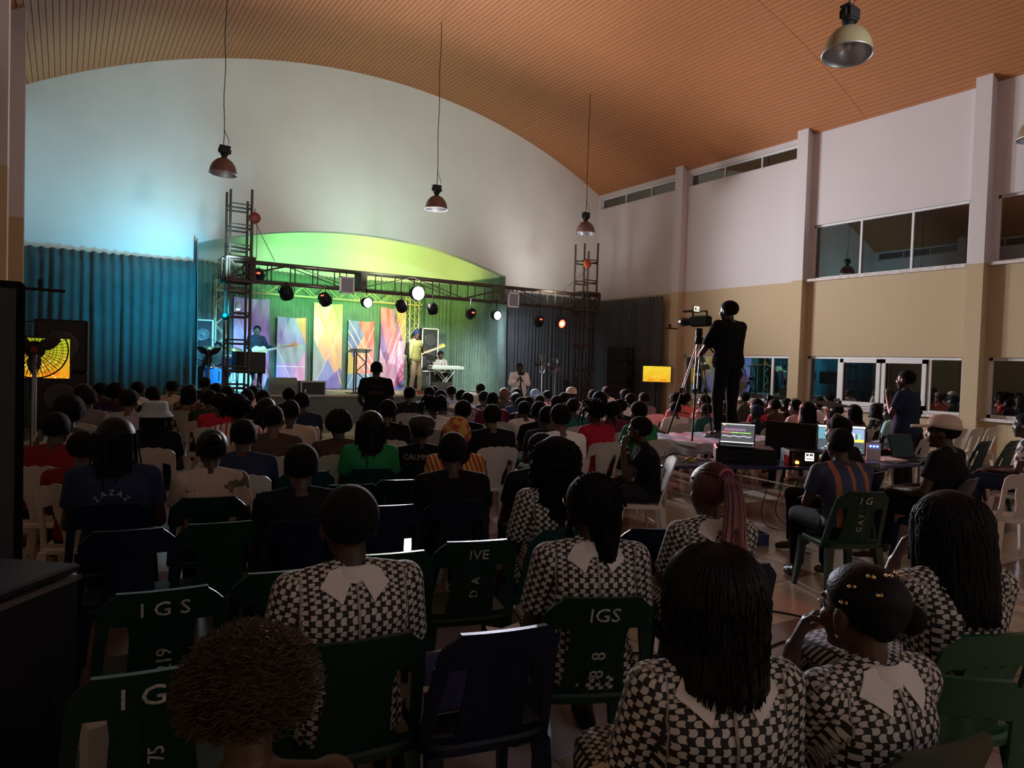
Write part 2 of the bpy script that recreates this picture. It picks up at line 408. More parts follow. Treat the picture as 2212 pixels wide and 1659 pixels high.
curtain('curtain', (11.2, 18.22), (14.75, 18.22), 3.87, .02, M_CURTB, 'black green curtain on the arch wall right of the stage behind the right truss tower', .13, .035, seed=7)
curtain('curtain', (14.6, 18.1), (14.6, 15.05), 3.8, .02, M_CURTB, 'black curtain hung on the right side wall beside the corner', .16, .04, seed=8)
q = MB()
rings = [[V(11.05+.13*math.cos(a)*(1+.25*math.sin(3*a+z*2)), 18.05+.1*math.sin(a)*(1+.25*math.sin(3*a+z*3)), z+.02*math.sin(a*2+z*9)) for a in [2*PI*k/18 for k in range(18)]] for z in [.1+.14*i for i in range(28)]]
q.loft(rings); q.obj('gathered_drape', M_CURTG, None, True, label='bunched grey drape with horizontal creases hanging at the right edge of the stage', cat='drape')

# ---------------------------------------------------------------- trusses
def zig(par, A, B, n, r, m, name='brace'):
    for k in range(n):
        a = Vector(A[0]).lerp(Vector(A[1]), k/n); b = Vector(B[0]).lerp(Vector(B[1]), (k+1)/n)
        if k % 2: a = Vector(A[0]).lerp(Vector(A[1]), (k+1)/n); b = Vector(B[0]).lerp(Vector(B[1]), k/n)
        rod(a, b, r, par, name, m, 6)
def tower(x0, x1, y0, y1, z0, z1, zs, m, label, r=.028, sleeve=None, diag=()):
    t = thing('truss_tower', label, 'truss', ((x0+x1)/2, (y0+y1)/2, z0)); ox, oy = (x0+x1)/2, (y0+y1)/2
    a, b = (x1-x0)/2, (y1-y0)/2; c = [(-a, -b), (a, -b), (a, b), (-a, b)]
    tops = [0, .06, -.12, .02]
    for k, (x, y) in enumerate(c): rod((x, y, 0), (x, y, z1-z0+tops[k]), r, t, 'leg', m)
    for z in zs:
        for k in range(4):
            p, q = c[k], c[(k+1) % 4]; dz = .05 if k in (1, 3) else 0
            rod((*p, z-z0+dz), (*q, z-z0+dz), r*.75, t, 'rung', m, 6)
            if k in (0, 2): rod((*p, z-z0+.09), (*q, z-z0+.09), r*.55, t, 'rung', m, 6)
    for za, zb in diag:
        for k in range(4):
            p, q = c[k], c[(k+1) % 4]; rod((*p, za-z0), (*q, zb-z0), r*.55, t, 'brace', m, 6)
    if sleeve:
        sa, sb = sleeve; e = .07; cc = [(x*(1+e/a), y*(1+e/b)) for x, y in c]
        for z in (sa, sb):
            for k in range(4):
                p, q = cc[k], cc[(k+1) % 4]; p3, q3 = V(*p, z-z0), V(*q, z-z0)
                rod(p3, q3, .035, t, 'sleeve_rail', m, 6)
        for k in range(4):
            p, q = cc[k], cc[(k+1) % 4]
            rod((*p, sa-z0), (*p, sb-z0), .03, t, 'sleeve_post', m, 6)
            rod((*p, sa-z0), (*q, sb-z0), .014, t, 'brace', m, 6); rod((*q, sa-z0), (*p, sb-z0), .014, t, 'brace', m, 6)
    return t
TW_L = tower(3.05, 3.50, 16.58, 17.02, 0, 5.33, [.95, 1.35, 1.95, 2.55, 3.1, 4.05, 4.5, 4.95], M_TRUSS,
   'rusty steel truss tower left of the stage, in front of the drum kit', sleeve=(3.34, 3.86))
TW_R = tower(12.9, 13.4, 16.58, 17.02, 0, 5.3, [.45, .95, 1.55, 2.25, 2.85, 3.25, 4.15, 4.75], M_TRUSS,
   'rusty steel truss tower right of the stage, beside the pedestal fans', sleeve=(3.34, 3.86), diag=((.45, .95), (.95, 1.55)))
t = thing('lighting_truss', 'long rusty box truss across the stage front carrying the spotlights', 'truss', (8.2, 16.8, 3.38))
X0, X1 = -5.3, 5.3
for y in (-.2, .2):
    for z in (0, .43): rod((X0, y, z), (X1, y, z), .025, t, 'chord', M_TRUSS)
n = 20
for k in range(n+1):
    x = X0+(X1-X0)*k/n
    for y in (-.2, .2): rod((x, y, 0), (x, y, .43), .014, t, 'rung', M_TRUSS, 6)
    for z in (0, .43): rod((x, -.2, z), (x, .2, z), .014, t, 'rung', M_TRUSS, 6)
for y in (-.2, .2): zig(t, ((X0, y, 0), (X1, y, 0)), ((X0, y, .43), (X1, y, .43)), 7, .011, M_TRUSS)
for x in (-2.05, 1.9): MB().box((x, 0, .215), (.16, .46, .48), bev=.01).obj('joint_plate', M_TRUSS, t)
# pale truss further back
t = thing('back_truss', 'pale steel box truss over the middle of the stage, behind the rusty one', 'truss', (6.3, 20.3, 3.42))
for y in (-.14, .14):
    for z in (0, .28): rod((-2.9, y, z), (3.1, y, z), .018, t, 'chord', M_TRUSSY)
zig(t, ((-2.9, -.14, 0), (3.1, -.14, 0)), ((-2.9, -.14, .28), (3.1, -.14, .28)), 18, .009, M_TRUSSY)
zig(t, ((-2.9, .14, 0), (3.1, .14, 0)), ((-2.9, .14, .28), (3.1, .14, .28)), 18, .009, M_TRUSSY)
for (x, lab) in ((9.15, 'pale lattice truss tower behind the singer'), (3.55, 'pale lattice truss tower behind the drummer')):
    t = thing('back_truss_tower', lab, 'truss', (x, 20.35, SH))
    for a in (-.15, .15):
        for b in (-.15, .15): rod((a, b, 0), (a, b, 2.95), .016, t, 'leg', M_TRUSSY)
    for s_ in (-.15, .15):
        zig(t, ((-.15, s_, 0), (-.15, s_, 2.9)), ((.15, s_, 0), (.15, s_, 2.9)), 10, .009, M_TRUSSY)
        zig(t, ((s_, -.15, 0), (s_, -.15, 2.9)), ((s_, .15, 0), (s_, .15, 2.9)), 10, .009, M_TRUSSY)
# chain hoists
def hoist(x, y, z, hook, label, m, side=1):
    t = thing('chain_hoist', label, 'hoist', (x, y, z))
    MB().lathe([(.02, -.05), (.11, -.05), (.125, -.03), (.125, .03), (.11, .05), (.02, .05)], axis='y', n=20).obj('drum', m, t, True)
    rod((0, 0, .1), (0, 0, .2), .015, t, 'hook', M_GREYM)
    def chain(a, b):
        a = Vector(a); b = Vector(b); n = int((b-a).length/.045); q = MB()
        for i in range(n):
            p = a.lerp(b, (i+.5)/n); d = (b-a).normalized(); s_ = d.cross(V(0, 1, 0) if i % 2 else V(1, .3, 0)).normalized()
            pts = [p+d*.024*math.cos(k*PI/3)+s_*.011*math.sin(k*PI/3) for k in range(6)]
            for k in range(6): q.tube([pts[k], pts[(k+1) % 6]], .0045, 4, False)
        q.obj('chain', M_GREYM, t)
    chain((.02, -.02, -.12), hook)
    chain((-.03*side, -.02, -.12), (-.03*side, -.02, -2.6)); chain((.05*side, -.02, -.12), (.05*side, -.02, -.9))
M_RED = mat('red_enamel', (.22, .03, .02), .5)
M_ORG = mat('orange_enamel', (.5, .09, .03), .5)
hoist(3.55, 16.52, 4.76, (.48, .1, -.9), 'dark red chain hoist on the left truss tower', M_RED)
hoist(12.96, 16.5, 4.7, (-.75, .15, -.85), 'orange chain hoist on the right truss tower', M_ORG, -1)

# ---------------------------------------------------------------- stage spotlights on the front truss
def emis(name, col, s): return mat(name, (0, 0, 0), 1, emit=col, estr=s)
def par(x, z, aim, col, s, label, big=1.0, y=-.3, led=None):
    t = thing('stage_spotlight', label, 'spotlight', (x, TY+y, z)); R_ = .12*big
    q = Vector(aim).normalized().to_track_quat('Z', 'Y').to_matrix().to_4x4()
    b = link('housing', MB().lathe([(.03, -.17), (R_*.75, -.16), (R_, -.08), (R_, .10), (R_*.93, .10), (R_*.93, .07)], n=20).mesh('housing', M_BLACK, True), t, M=q)
    link('lens', MB().lathe([(.001, .075), (R_*.92, .072)], n=20, caps=True).mesh('lens', emis('lens_'+label[:18].replace(' ', '_'), col, s)), b)
    for k in range(8):
        a = k*PI/4; MB().box((R_*1.02*math.cos(a), R_*1.02*math.sin(a), 0), (.02, .02, .1)).obj('cooling_fin', M_BLACK, b)
    if led: link('status_display', MB().box((0, -R_*.35, -.165), (.07, .035, .01)).mesh('status_display', emis('red_led', (1, .04, .02), 6)), b)
    top = 3.38-z+.02
    MB().tube([(-R_-.03, 0, 0), (-R_-.03, 0, R_*.9), (0, 0, R_+.06), (R_+.03, 0, R_*.9), (R_+.03, 0, 0)], .01, 6).obj('yoke', M_BLACK, t, True)
    rod((0, 0, R_+.05), (0, 0, max(top, R_+.08)), .012, t, 'clamp', M_BLACK)
    if y < -.2: rod((0, -.01, top-.01), (0, .13, top), .014, t, 'clamp_hook', M_BLACK)
    return t
back = (.1, 1, -.55); front = (0, -1, -.12)
par(3.72, 3.52, (.3, 1, -.5), (.3, 0, 0), .5, 'dim spotlight inside the truss beside the left tower', led=1, y=-.05)
par(4.28, 3.14, (.35, .6, -.8), (.95, 1, .55), 14, 'large black spotlight with pale green lens tilted down, left part of truss', 1.25)
par(5.18, 3.06, (.5, .5, -.75), (1, .35, .05), 10, 'black spotlight glowing orange above the tallest orange banner', 1.15, led=1)
par(6.2, 3.07, (.05, -1, -.1), (.75, .88, 1), 26, 'bright blue white spotlight left of the dazzling one', 1.0)
par(7.12, 3.04, (.45, .6, -.5), (.55, .2, 1), 9, 'black spotlight with violet lens under the middle of the truss', 1.1)
par(7.52, 3.40, (.0, -1, -.05), (1, 1, 1), 55, 'dazzling white spotlight, the brightest of the truss', 1.5, -.32)
par(7.98, 3.02, (.3, .3, -.9), (.97, 1, .8), 16, 'white spotlight tilted steeply down right of the dazzling one', 1.0)
par(9.1, 2.98, (.1, .9, -.4), (.3, 0, 0), .4, 'dark spotlight with red status digits right of centre', 1.0, led=1)
par(9.88, 2.99, (0, -1, -.1), (.72, .72, 1), 28, 'bright violet white spotlight in the right half of the truss', 1.0)
par(11.3, 2.9, (.2, .8, -.6), (.3, 0, 0), .4, 'dim dark spotlight left of the glowing red one', 1.0, led=1)
r_ = par(12.05, 2.9, (-.05, -1, -.2), (1, .02, .01), 14, 'glowing red spotlight at the right end of the truss', 1.05)
link('lens_core', MB().lathe([(.02, 0), (.06, 0)], n=20).mesh('lens_core', emis('amber_core', (1, .35, .05), 14)), r_, M=Vector((-.05, -1, -.2)).normalized().to_track_quat('Z', 'Y').to_matrix().to_4x4() @ T(0, 0, .085))
for x, lab in ((5.7, 'flat white framed floodlight hung under the left half of the truss'), (10.42, 'flat white framed floodlight hung under the right half of the truss')):
    t = thing('floodlight', lab, 'floodlight', (x, 16.5, 3.45)); q = MB()
    for s_ in (-.16, .16): q.box((s_, 0, 0), (.03, .05, .4)); q.box((0, 0, s_*1.18), (.35, .05, .03))
    q.obj('frame', M_FRAME, t); MB().box((0, .01, 0), (.3, .04, .36)).obj('panel', mat('flood_panel', (.22, .2, .24), .5), t)
    rod((0, .03, .2), (0, .1, .36), .012, t, 'clamp', M_BLACK)
t = thing('stage_spotlight', 'small white spotlight glowing behind the left truss tower', 'spotlight', (3.9, 19.9, 3.0))
MB().lathe([(.02, .1), (.06, .08), (.08, -.06), (.07, -.08)], n=16).obj('housing', M_FRAME, t, True)
MB().ell((0, -.0, -.08), (.05, .05, .03)).obj('lens', emis('small_white', (.8, .95, 1), 30), t)
rod((0, 0, .1), (0, .3, .45), .01, t, 'clamp', M_FRAME)

# ---------------------------------------------------------------- hanging high bay lamps
M_SHADE = mat('lamp_shade_brown', (.16, .085, .075), .4, .3)
M_SHADEG = mat('lamp_shade_olive', (.30, .24, .15), .4, .3)
M_REFL = mat('reflector_inside', (.62, .62, .66), .32, .9)
def highbay(x, y, z, label, outer=M_SHADE, tilt=(0, 0), sc=1):
    t = thing('high_bay_lamp', label, 'lamp', (x, y, z), group='hanging high bay lamps'); M0 = RX(tilt[0]) @ RY(tilt[1])
    pr = [(.25, 0), (.248, .04), (.235, .11), (.205, .18), (.155, .245), (.10, .285), (.06, .30)]
    out = MB().lathe(pr, n=36, caps=False); 
    link('shade', out.mesh('shade', outer, True), t, M=M0)
    inn = MB().lathe([(r-.006, h-.002) for r, h in pr]+[(.005, .29)], n=36, caps=False)
    link('reflector', inn.mesh('reflector', M_REFL, True), t, M=M0)
    link('rim', MB().loft([[V((.252+.008*math.cos(b))*math.cos(a), (.252+.008*math.cos(b))*math.sin(a), .008*math.sin(b)) for b in [2*PI*j/6 for j in range(6)]] for a in [2*PI*k/36 for k in range(36)]], closed=True, caps=False).mesh('rim', mat('rim_metal', (.5, .5, .5), .35, .8), True), t, M=M0)
    q = MB(); q.lathe([(.055, .29), (.05, .35), (.075, .36), (.075, .38)], n=16); q.box((0, 0, .45), (.17, .13, .13), bev=.02); q.box((0, 0, .52), (.2, .11, .04), bev=.01)
    q.box((.1, 0, .44), (.03, .05, .08)); q.box((-.1, 0, .44), (.03, .05, .08))
    link('ballast', q.mesh('ballast', M_BLACK), t, M=M0)
    link('bulb', MB().ell((0, 0, .13), (.045, .045, .09)).mesh('bulb', mat('bulb_off', (.55, .55, .52), .15), True), t, M=M0)
    h = ceil(x)-z
    pts = [(.0, 0, .54)]+[(.012*math.sin(i*1.3), .01*math.cos(i), .54+(h-.54)*i/12) for i in range(1, 12)]+[(0, 0, h)]
    MB().tube(pts, .008, 6).obj('cord', M_BLACK, t, True)
    MB().tube([(0, 0, .85), (.05, 0, .75), (.10, 0, .62), (.06, 0, .5)], .006, 6).obj('cable', M_BLACK, t, True)
LZ = 5.14
highbay(2.52, 14.5, LZ, 'brown dome lamp hanging highest above the left truss tower', tilt=(.0, .05))
highbay(7.08, 14.6, LZ, 'brown dome lamp hanging in front of the middle of the arch wall')
highbay(11.4, 14.65, LZ, 'brown dome lamp hanging beside the right truss tower')
highbay(7.05, 4.62, 5.12, 'large olive dome lamp near the ceiling, top right', M_SHADEG, (-.06, .12))
highbay(11.62, 4.62, 5.12, 'olive dome lamp cut off by the right edge of the photo', M_SHADEG)
# the same lamps continue on the left half of the hall behind the photographer
# small dark gap in the ceiling
gx, gy = 11.2, 5.0
ga = math.asin((gx-AX)/AR)
link('ceiling_gap', MB().box((0, 0, 0), (.16, .5, .03)).mesh('ceiling_gap', M_DARK), ceiling, M=T(gx, gy, ceil(gx)-.012) @ RY(ga))

# ---------------------------------------------------------------- banners on the backdrop (flat prints)
def banner_mat(name, base, layers, stripes=()):
    m = mat(name, base, .55); g = NT(m)
    tc = g.node('ShaderNodeTexCoord'); sp = g.node('ShaderNodeSeparateXYZ'); g.nt.links.new(tc.outputs['Generated'], sp.inputs[0])
    u, v = sp.outputs[0], sp.outputs[2]
    c = (*base, 1)
    nz = g.noise(tc.outputs['Object'], 3.5, 4)
    for (hp, col) in layers:               # hp: list of (a,b,c) meaning a*u+b*v > c, all must hold
        f = None
        for a, b, k in hp:
            q = g.math('GREATER_THAN', g.math('ADD', g.math('MULTIPLY', u, float(a)), g.math('MULTIPLY', v, float(b))), float(k))
            f = q if f is None else g.math('MULTIPLY', f, q)
        c = g.mix(f, c, col)
    for (a, b, k, w, col) in stripes:       # thin line a*u+b*v = k
        d = g.math('ABSOLUTE', g.math('SUBTRACT', g.math('ADD', g.math('MULTIPLY', u, float(a)), g.math('MULTIPLY', v, float(b))), float(k)))
        c = g.mix(g.math('LESS_THAN', d, w), c, col)
    c = g.mix(g.math('MULTIPLY', nz, .3), c, (.85, .8, .9))
    g.put(g.b.inputs['Base Color'], c); return m
def banner(x0, x1, z0, z1, m, label, seed):
    rnd = random.Random(seed); nx, nz = 26, 30; vs = []; fs = []; w = x1-x0; h = z1-z0
    k = [rnd.random()*6 for _ in range(4)]
    for j in range(nz+1):
        for i in range(nx+1):
            u, v = i/nx, j/nz
            d = .018*math.sin((u*1.6-v*.9)*9+k[0])*(.4+v*.6)+.012*math.sin((u+v*.6)*17+k[1])+.01*math.sin(u*24+k[2])*v
            sag = .03*math.sin(PI*u)*(v > .99)
            vs.append((x0+w*u, d, z0+h*v-sag))
    n = nx+1; fs = [(j*n+i, j*n+i+1, (j+1)*n+i+1, (j+1)*n+i) for j in range(nz) for i in range(nx)]
    N = len(vs); vs2 = [(x, y+.004, z) for x, y, z in vs]
    MB().add(vs+vs2, fs+[tuple(N+q for q in reversed(f)) for f in fs]).obj('banner', m, None, True, loc=(0, 20.98, 0), label=label, cat='banner', group='printed banners on the backdrop')
P_, B_, O_, Y_, R_, K_ = (.26, .18, .62), (.13, .24, .68), (.85, .33, .06), (.9, .66, .1), (.7, .1, .06), (.8, .14, .35)
WH = (.85, .85, .9)
banner(4.0, 4.98, .78, 3.33, banner_mat('banner_violet', (.36, .33, .8), [([(1, -1.2, -.75)], (.5, .42, .85)), ([(1, 1, 1.15), (1, -.8, -.15)], (.3, .16, .55)), ([(-1, -1.2, -.75)], (.8, .3, .6))], [(1, .9, .8, .012, WH)]), 'tall violet banner behind the bassist, leftmost of the five', 1)
banner(5.2, 6.03, .79, 2.86, banner_mat('banner_blue', (.30, .34, .70), [([(-1, 1.0, .55)], (.26, .2, .62)), ([(1, 1, 1.62)], O_), ([(0, -1, -.62), (0, 1, .35)], (.3, .5, .5)), ([(0, -1, -.35)], (.45, .36, .75)), ([(1, -1, .45)], (.8, .4, .7))], [(1, 1.1, .62, .012, WH), (0, 1, .3, .008, WH)]), 'short blue and violet banner second from the left', 2)
banner(6.26, 7.14, .77, 3.34, banner_mat('banner_orange', (.86, .50, .22), [([(-1, 1, .35)], (.85, .62, .5)), ([(1, 1, 1.6)], (.55, .6, .12)), ([(-1, -1.6, -.92)], (.3, .45, .4)), ([(1, -1.4, .0), (-1, -1.4, -1.0)], (.25, .35, .75)), ([(1, -3, .2)], (.16, .14, .6))], [(1, .9, 1.05, .02, Y_), (1, 1.3, 1.3, .03, Y_), (1, -1.4, .0, .01, WH)]), 'tallest orange and yellow banner in the middle of the backdrop', 3)
banner(7.33, 8.16, .77, 2.88, banner_mat('banner_red', (.85, .36, .13), [([(-1, 1.2, .35)], (.12, .17, .5)), ([(1, 1.1, 1.45)], R_), ([(1, -1.1, .2)], (.75, .2, .15)), ([(-1, -1.1, -.7)], (.65, .55, .06)), ([(0, -1, -.22)], (.1, .3, .5))], [(1, 1.6, 1.35, .025, (.95, .8, .6)), (1, 1.6, 1.6, .02, (.95, .8, .6)), (1, 1.6, 1.1, .02, (.95, .8, .6)), (1, -1.1, .0, .01, WH)]), 'short orange, navy and red banner behind the glass lectern', 4)
banner(8.36, 9.2, .75, 3.34, banner_mat('banner_magenta', (.22, .07, .42), [([(1, .9, 1.45)], (.62, .42, .08)), ([(1, .9, 1.72)], (.45, .6, .2)), ([(1, .9, .75), (-1, -.9, -1.3), (-1, .9, -.2)], (.78, .1, .22)), ([(1, -1.2, -.05), (0, -1, -.6)], (.8, .42, .68)), ([(-1, -1.2, -.62)], (.78, .5, .75)), ([(1, -1.3, .48)], (.62, .1, .35)), ([(1, -4, .5)], (.1, .1, .6))], [(1, -.9, .1, .018, K_), (1, -.9, .2, .018, K_), (1, -.9, .0, .018, K_), (1, -.9, -.1, .012, Y_), (1, -1.2, -.05, .012, WH)]), 'magenta, purple and pink banner beside the singer', 5)

# ---------------------------------------------------------------- sound and stage gear
M_GRILLE = mat('speaker_grille', (.014, .015, .017), .6, bump=.3, bscale=400)
M_GREYBOX = mat('grey_speaker_carpet', (.13, .14, .15), .75, bump=.2, bscale=200)
def cabinet(name, w, d, h, loc, rz, label, m=M_BLACK, cones=(), trim=None, cat='speaker', group=None):
    t = thing(name, label, cat, loc, rz, group)
    MB().box((0, 0, h/2), (w, d, h), bev=.015).obj('cabinet', m, t)
    MB().box((0, -d/2-.008, h/2), (w-.06, .014, h-.06)).obj('grille', M_GRILLE, t)
    for (cx, cz, r) in cones:
        q = MB().lathe([(r, .0), (r*.96, -.012), (r*.85, -.01), (r*.3, .0), (.01, -.01)], (cx, -d/2-.016, cz), 24, 'y', True)
        q.obj('driver', mat('driver_cone', (.05, .05, .055), .35), t, True)
    if trim:
        q = MB(); e = .03
        for s_ in (-1, 1): q.box((s_*(w/2-.005), -d/2-.01, h/2), (e, .03, h+.01)); q.box((0, -d/2-.01, h/2+s_*(h/2-.005)), (w+.02, .03, e))
        q.obj('edge_trim', trim, t)
    return t
cabinet('stage_speaker', .55, .5, 1.35, (9.78, 20.6, SH+.62), 0, 'tall black loudspeaker with white edging behind the singer', M_BLACK, ((0, 1.0, .2), (0, .45, .2)), M_FRAME)
cabinet('bass_bin', .9, .6, .6, (9.85, 20.6, SH), 0, 'dark bass speaker under the white edged loudspeaker', M_BLACK, ((0, .3, .22),))
cabinet('stage_speaker', .5, .5, 1.85, (3.12, 20.55, SH), -.1, 'tall blue lit loudspeaker behind the drummer', M_BLACK, ((0, 1.45, .18), (0, .95, .18)), M_FRAME)
def wedge(loc, rz, w, h, d, label, m, logo=False):
    t = thing('stage_monitor', label, 'speaker', loc, rz)
    P = [(-d/2, 0), (d/2, 0), (d/2, h*.6), (d*.12, h), (-d/2, h*.35)]
    q = MB().prism([(y, z) for y, z in P], -w/2, w/2, Matrix(((0, 1, 0, 0), (1, 0, 0, 0), (0, 0, 1, 0), (0, 0, 0, 1)))); q.obj('cabinet', m, t)
    a = math.atan2(h*.65, d*.62)
    M = T(0, -d*.19, h*.675) @ RX(a)
    link('grille', MB().box((0, 0, .008), (w-.05, math.hypot(d*.62, h*.65)-.05, .012)).mesh('grille', m), t, M=M)
    if logo:
        q = MB().lathe([(.10, .015), (.10, .02), (.085, .022), (.085, .015)], n=24, caps=False)
        q.box((-.03, 0, .018), (.03, .12, .01)); q.box((.025, 0, .018), (.02, .14, .01)); link('round_badge', q.mesh('badge', M_FRAME), t, M=M)
    return t
wedge((4.62, 18.12, SH), PI, .72, .42, .5, 'wedge stage monitor with a round badge beside the left truss tower', M_GREYBOX, True)
bpy_last = COL.objects[-1]
t = cabinet('stage_monitor', .62, .45, .36, (5.32, 18.0, SH-.02), .02, 'grey rectangular monitor speaker on the stage edge', M_GREYBOX, (), mat('pale_trim', (.4, .42, .45), .5))
MB().box((-.2, -.25, .13), (.03, .01, .06)).obj('badge', M_FRAME, t)
wedge((9.05, 18.05, SH), PI, .62, .36, .45, 'grey wedge stage monitor in front of the keyboard', M_GREYBOX)
# hanging/standing black box by the tower
t = cabinet('guitar_amplifier', .66, .45, .5, (3.66, 17.35, 1.28), .02, 'black box speaker on a stand behind the left truss tower', M_BLACK)
for s_ in (-1, 1):
    rod((s_*.25, -.1, 0), (s_*.32, -.2, -1.28+SH if False else -1.24), .014, t, 'stand_leg', M_BLACK); rod((s_*.25, .1, 0), (s_*.18, .2, -1.24), .014, t, 'stand_leg', M_BLACK)
# lectern: clear top on two chrome posts with zigzag
t = thing('lectern', 'truss legged lectern with a tilted clear top in the middle of the stage', 'lectern', (6.8, 18.55, SH))
M_CLEAR = mat('smoky_acrylic', (.32, .38, .37), .1)
link('top', MB().box((0, 0, 0), (.62, .42, .02), bev=.004).mesh('top', M_CLEAR), t, M=T(0, -.02, 1.17) @ RX(-.22))
for x in (-.14, -.08, .2): rod((x, 0, .03), (x, 0, 1.14), .022, t, 'post', M_BLACKGL)
zig(t, ((-.08, 0, .1), (-.08, 0, 1.1)), ((.2, 0, .1), (.2, 0, 1.1)), 4, .014, M_BLACKGL)
MB().box((0, 0, .015), (.6, .42, .03), bev=.006).obj('base', M_BLACKGL, t)
# keyboard and stand
t = thing('electric_keyboard', 'electric keyboard on a crossed stand in front of the seated keyboard player', 'keyboard', (9.8, 19.25, SH))
MB().box((0, 0, .76), (1.1, .32, .1), bev=.01).obj('case', mat('keyboard_case', (.34, .40, .36), .4), t)
keys = MB()
for k in range(30): keys.box((-.5+k/29, .10, .815), (.031, .13, .014))
keys.obj('white_keys', mat('ivory', (.8, .8, .75), .3), t)
for s_ in (-1, 1):
    rod((-.3*s_, -.1, .7), (.28*s_, -.1, .04), .016, t, 'stand_bar', M_GREYM); rod((-.3*s_, .1, .7), (.28*s_, .1, .04), .016, t, 'stand_bar', M_GREYM)
    rod((.52*s_, 0, .7), (.52*s_, -.02, .0), .016, t, 'stand_bar', M_GREYM)
rod((-.35, -.1, .03), (-.35, .1, .03), .016, t, 'stand_foot', M_GREYM)
t = thing('music_stand', 'small slanted music stand left of the keyboard', 'music stand', (9.12, 18.95, SH))
link('desk', MB().box((0, 0, 0), (.35, .24, .012)).mesh('desk', M_BLACKGL), t, M=T(0, 0, 1.05) @ RX(.9) @ RY(.25))
rod((0, 0, 0), (0, 0, 1.0), .012, t, 'pole', M_GREYM)
# drum kit
M_DRUM = mat('blue_drum_shell', (.03, .16, .55), .25); M_HEAD = mat('drum_head', (.75, .8, .82), .4); M_CYM = mat('cymbal_brass', (.55, .45, .2), .3, .9)
def drum(r, h, loc, M0, label, shell=M_DRUM, legs=0, name='drum'):
    t = thing(name, label, 'drum', loc)
    link('shell', MB().lathe([(r, -h/2), (r, h/2)], n=28).mesh('shell', shell, False), t, M=M0)
    for s_ in (-1, 1):
        link('hoop', MB().loft([[V((r+.012*math.cos(b))*math.cos(a), (r+.012*math.cos(b))*math.sin(a), s_*h/2+.012*math.sin(b)) for b in [2*PI*j/6 for j in range(6)]] for a in [2*PI*k/28 for k in range(28)]], closed=True, caps=False).mesh('hoop', M_CHROME, True), t, M=M0)
        link('head', MB().lathe([(r-.005, s_*(h/2+.004)), (.001, s_*(h/2+.006))], n=28).mesh('head', M_HEAD), t, M=M0)
    for k in range(6):
        a = k*PI/3; link('lug', MB().box(((r+.01)*math.cos(a), (r+.01)*math.sin(a), 0), (.02, .02, h*.6)).mesh('lug', M_CHROME), t, M=M0)
    for k in range(legs):
        a = 2*PI*k/legs+.5; rod((r*.6*math.cos(a), r*.6*math.sin(a), -h/2), (r*1.05*math.cos(a), r*1.05*math.sin(a), SH-loc[2]), .01, t, 'leg', M_CHROME)
    return t
drum(.28, .4, (3.75, 18.9, SH+.31), RX(PI/2) @ RY(0), 'bass drum with a pale front head beside the left truss tower')
drum(.15, .26, (3.5, 18.95, SH+.78), RX(.25), 'upper tom drum with blue shell on the bass drum', legs=0)
drum(.15, .26, (3.9, 19.0, SH+.76), RX(.25), 'second tom drum with blue shell, right of the first')
drum(.2, .38, (3.12, 18.75, SH+.42), Matrix.Identity(4), 'floor tom with blue shell at the left end of the drum kit', legs=3)
drum(.18, .15, (3.2, 19.15, SH+.62), Matrix.Identity(4), 'shallow snare drum between the floor tom and the drummer', M_CHROME, 3)
def cymbal(x, y, z, r, label, tilt=.25):
    t = thing('cymbal', label, 'cymbal', (x, y, SH))
    rod((0, 0, .3), (0, 0, z+.05), .011, t, 'stand', M_CHROME)
    for k in range(3): rod((0, 0, .35), (.28*math.cos(k*2.1), .28*math.sin(k*2.1), .0), .009, t, 'leg', M_CHROME)
    link('plate', MB().lathe([(r, 0), (.05, .015), (.04, .035), (.005, .04)], n=28).mesh('plate', M_CYM, True), t, M=T(0, 0, z) @ RX(tilt) @ RY(.1))
cymbal(2.98, 18.6, 1.1, .2, 'crash cymbal on a stand at the left end of the drum kit')
cymbal(3.55, 18.55, 1.08, .22, 'crash cymbal on a stand in front of the drummer', .35)
cymbal(4.2, 19.15, 1.0, .22, 'ride cymbal on a stand at the right of the drum kit', .2)
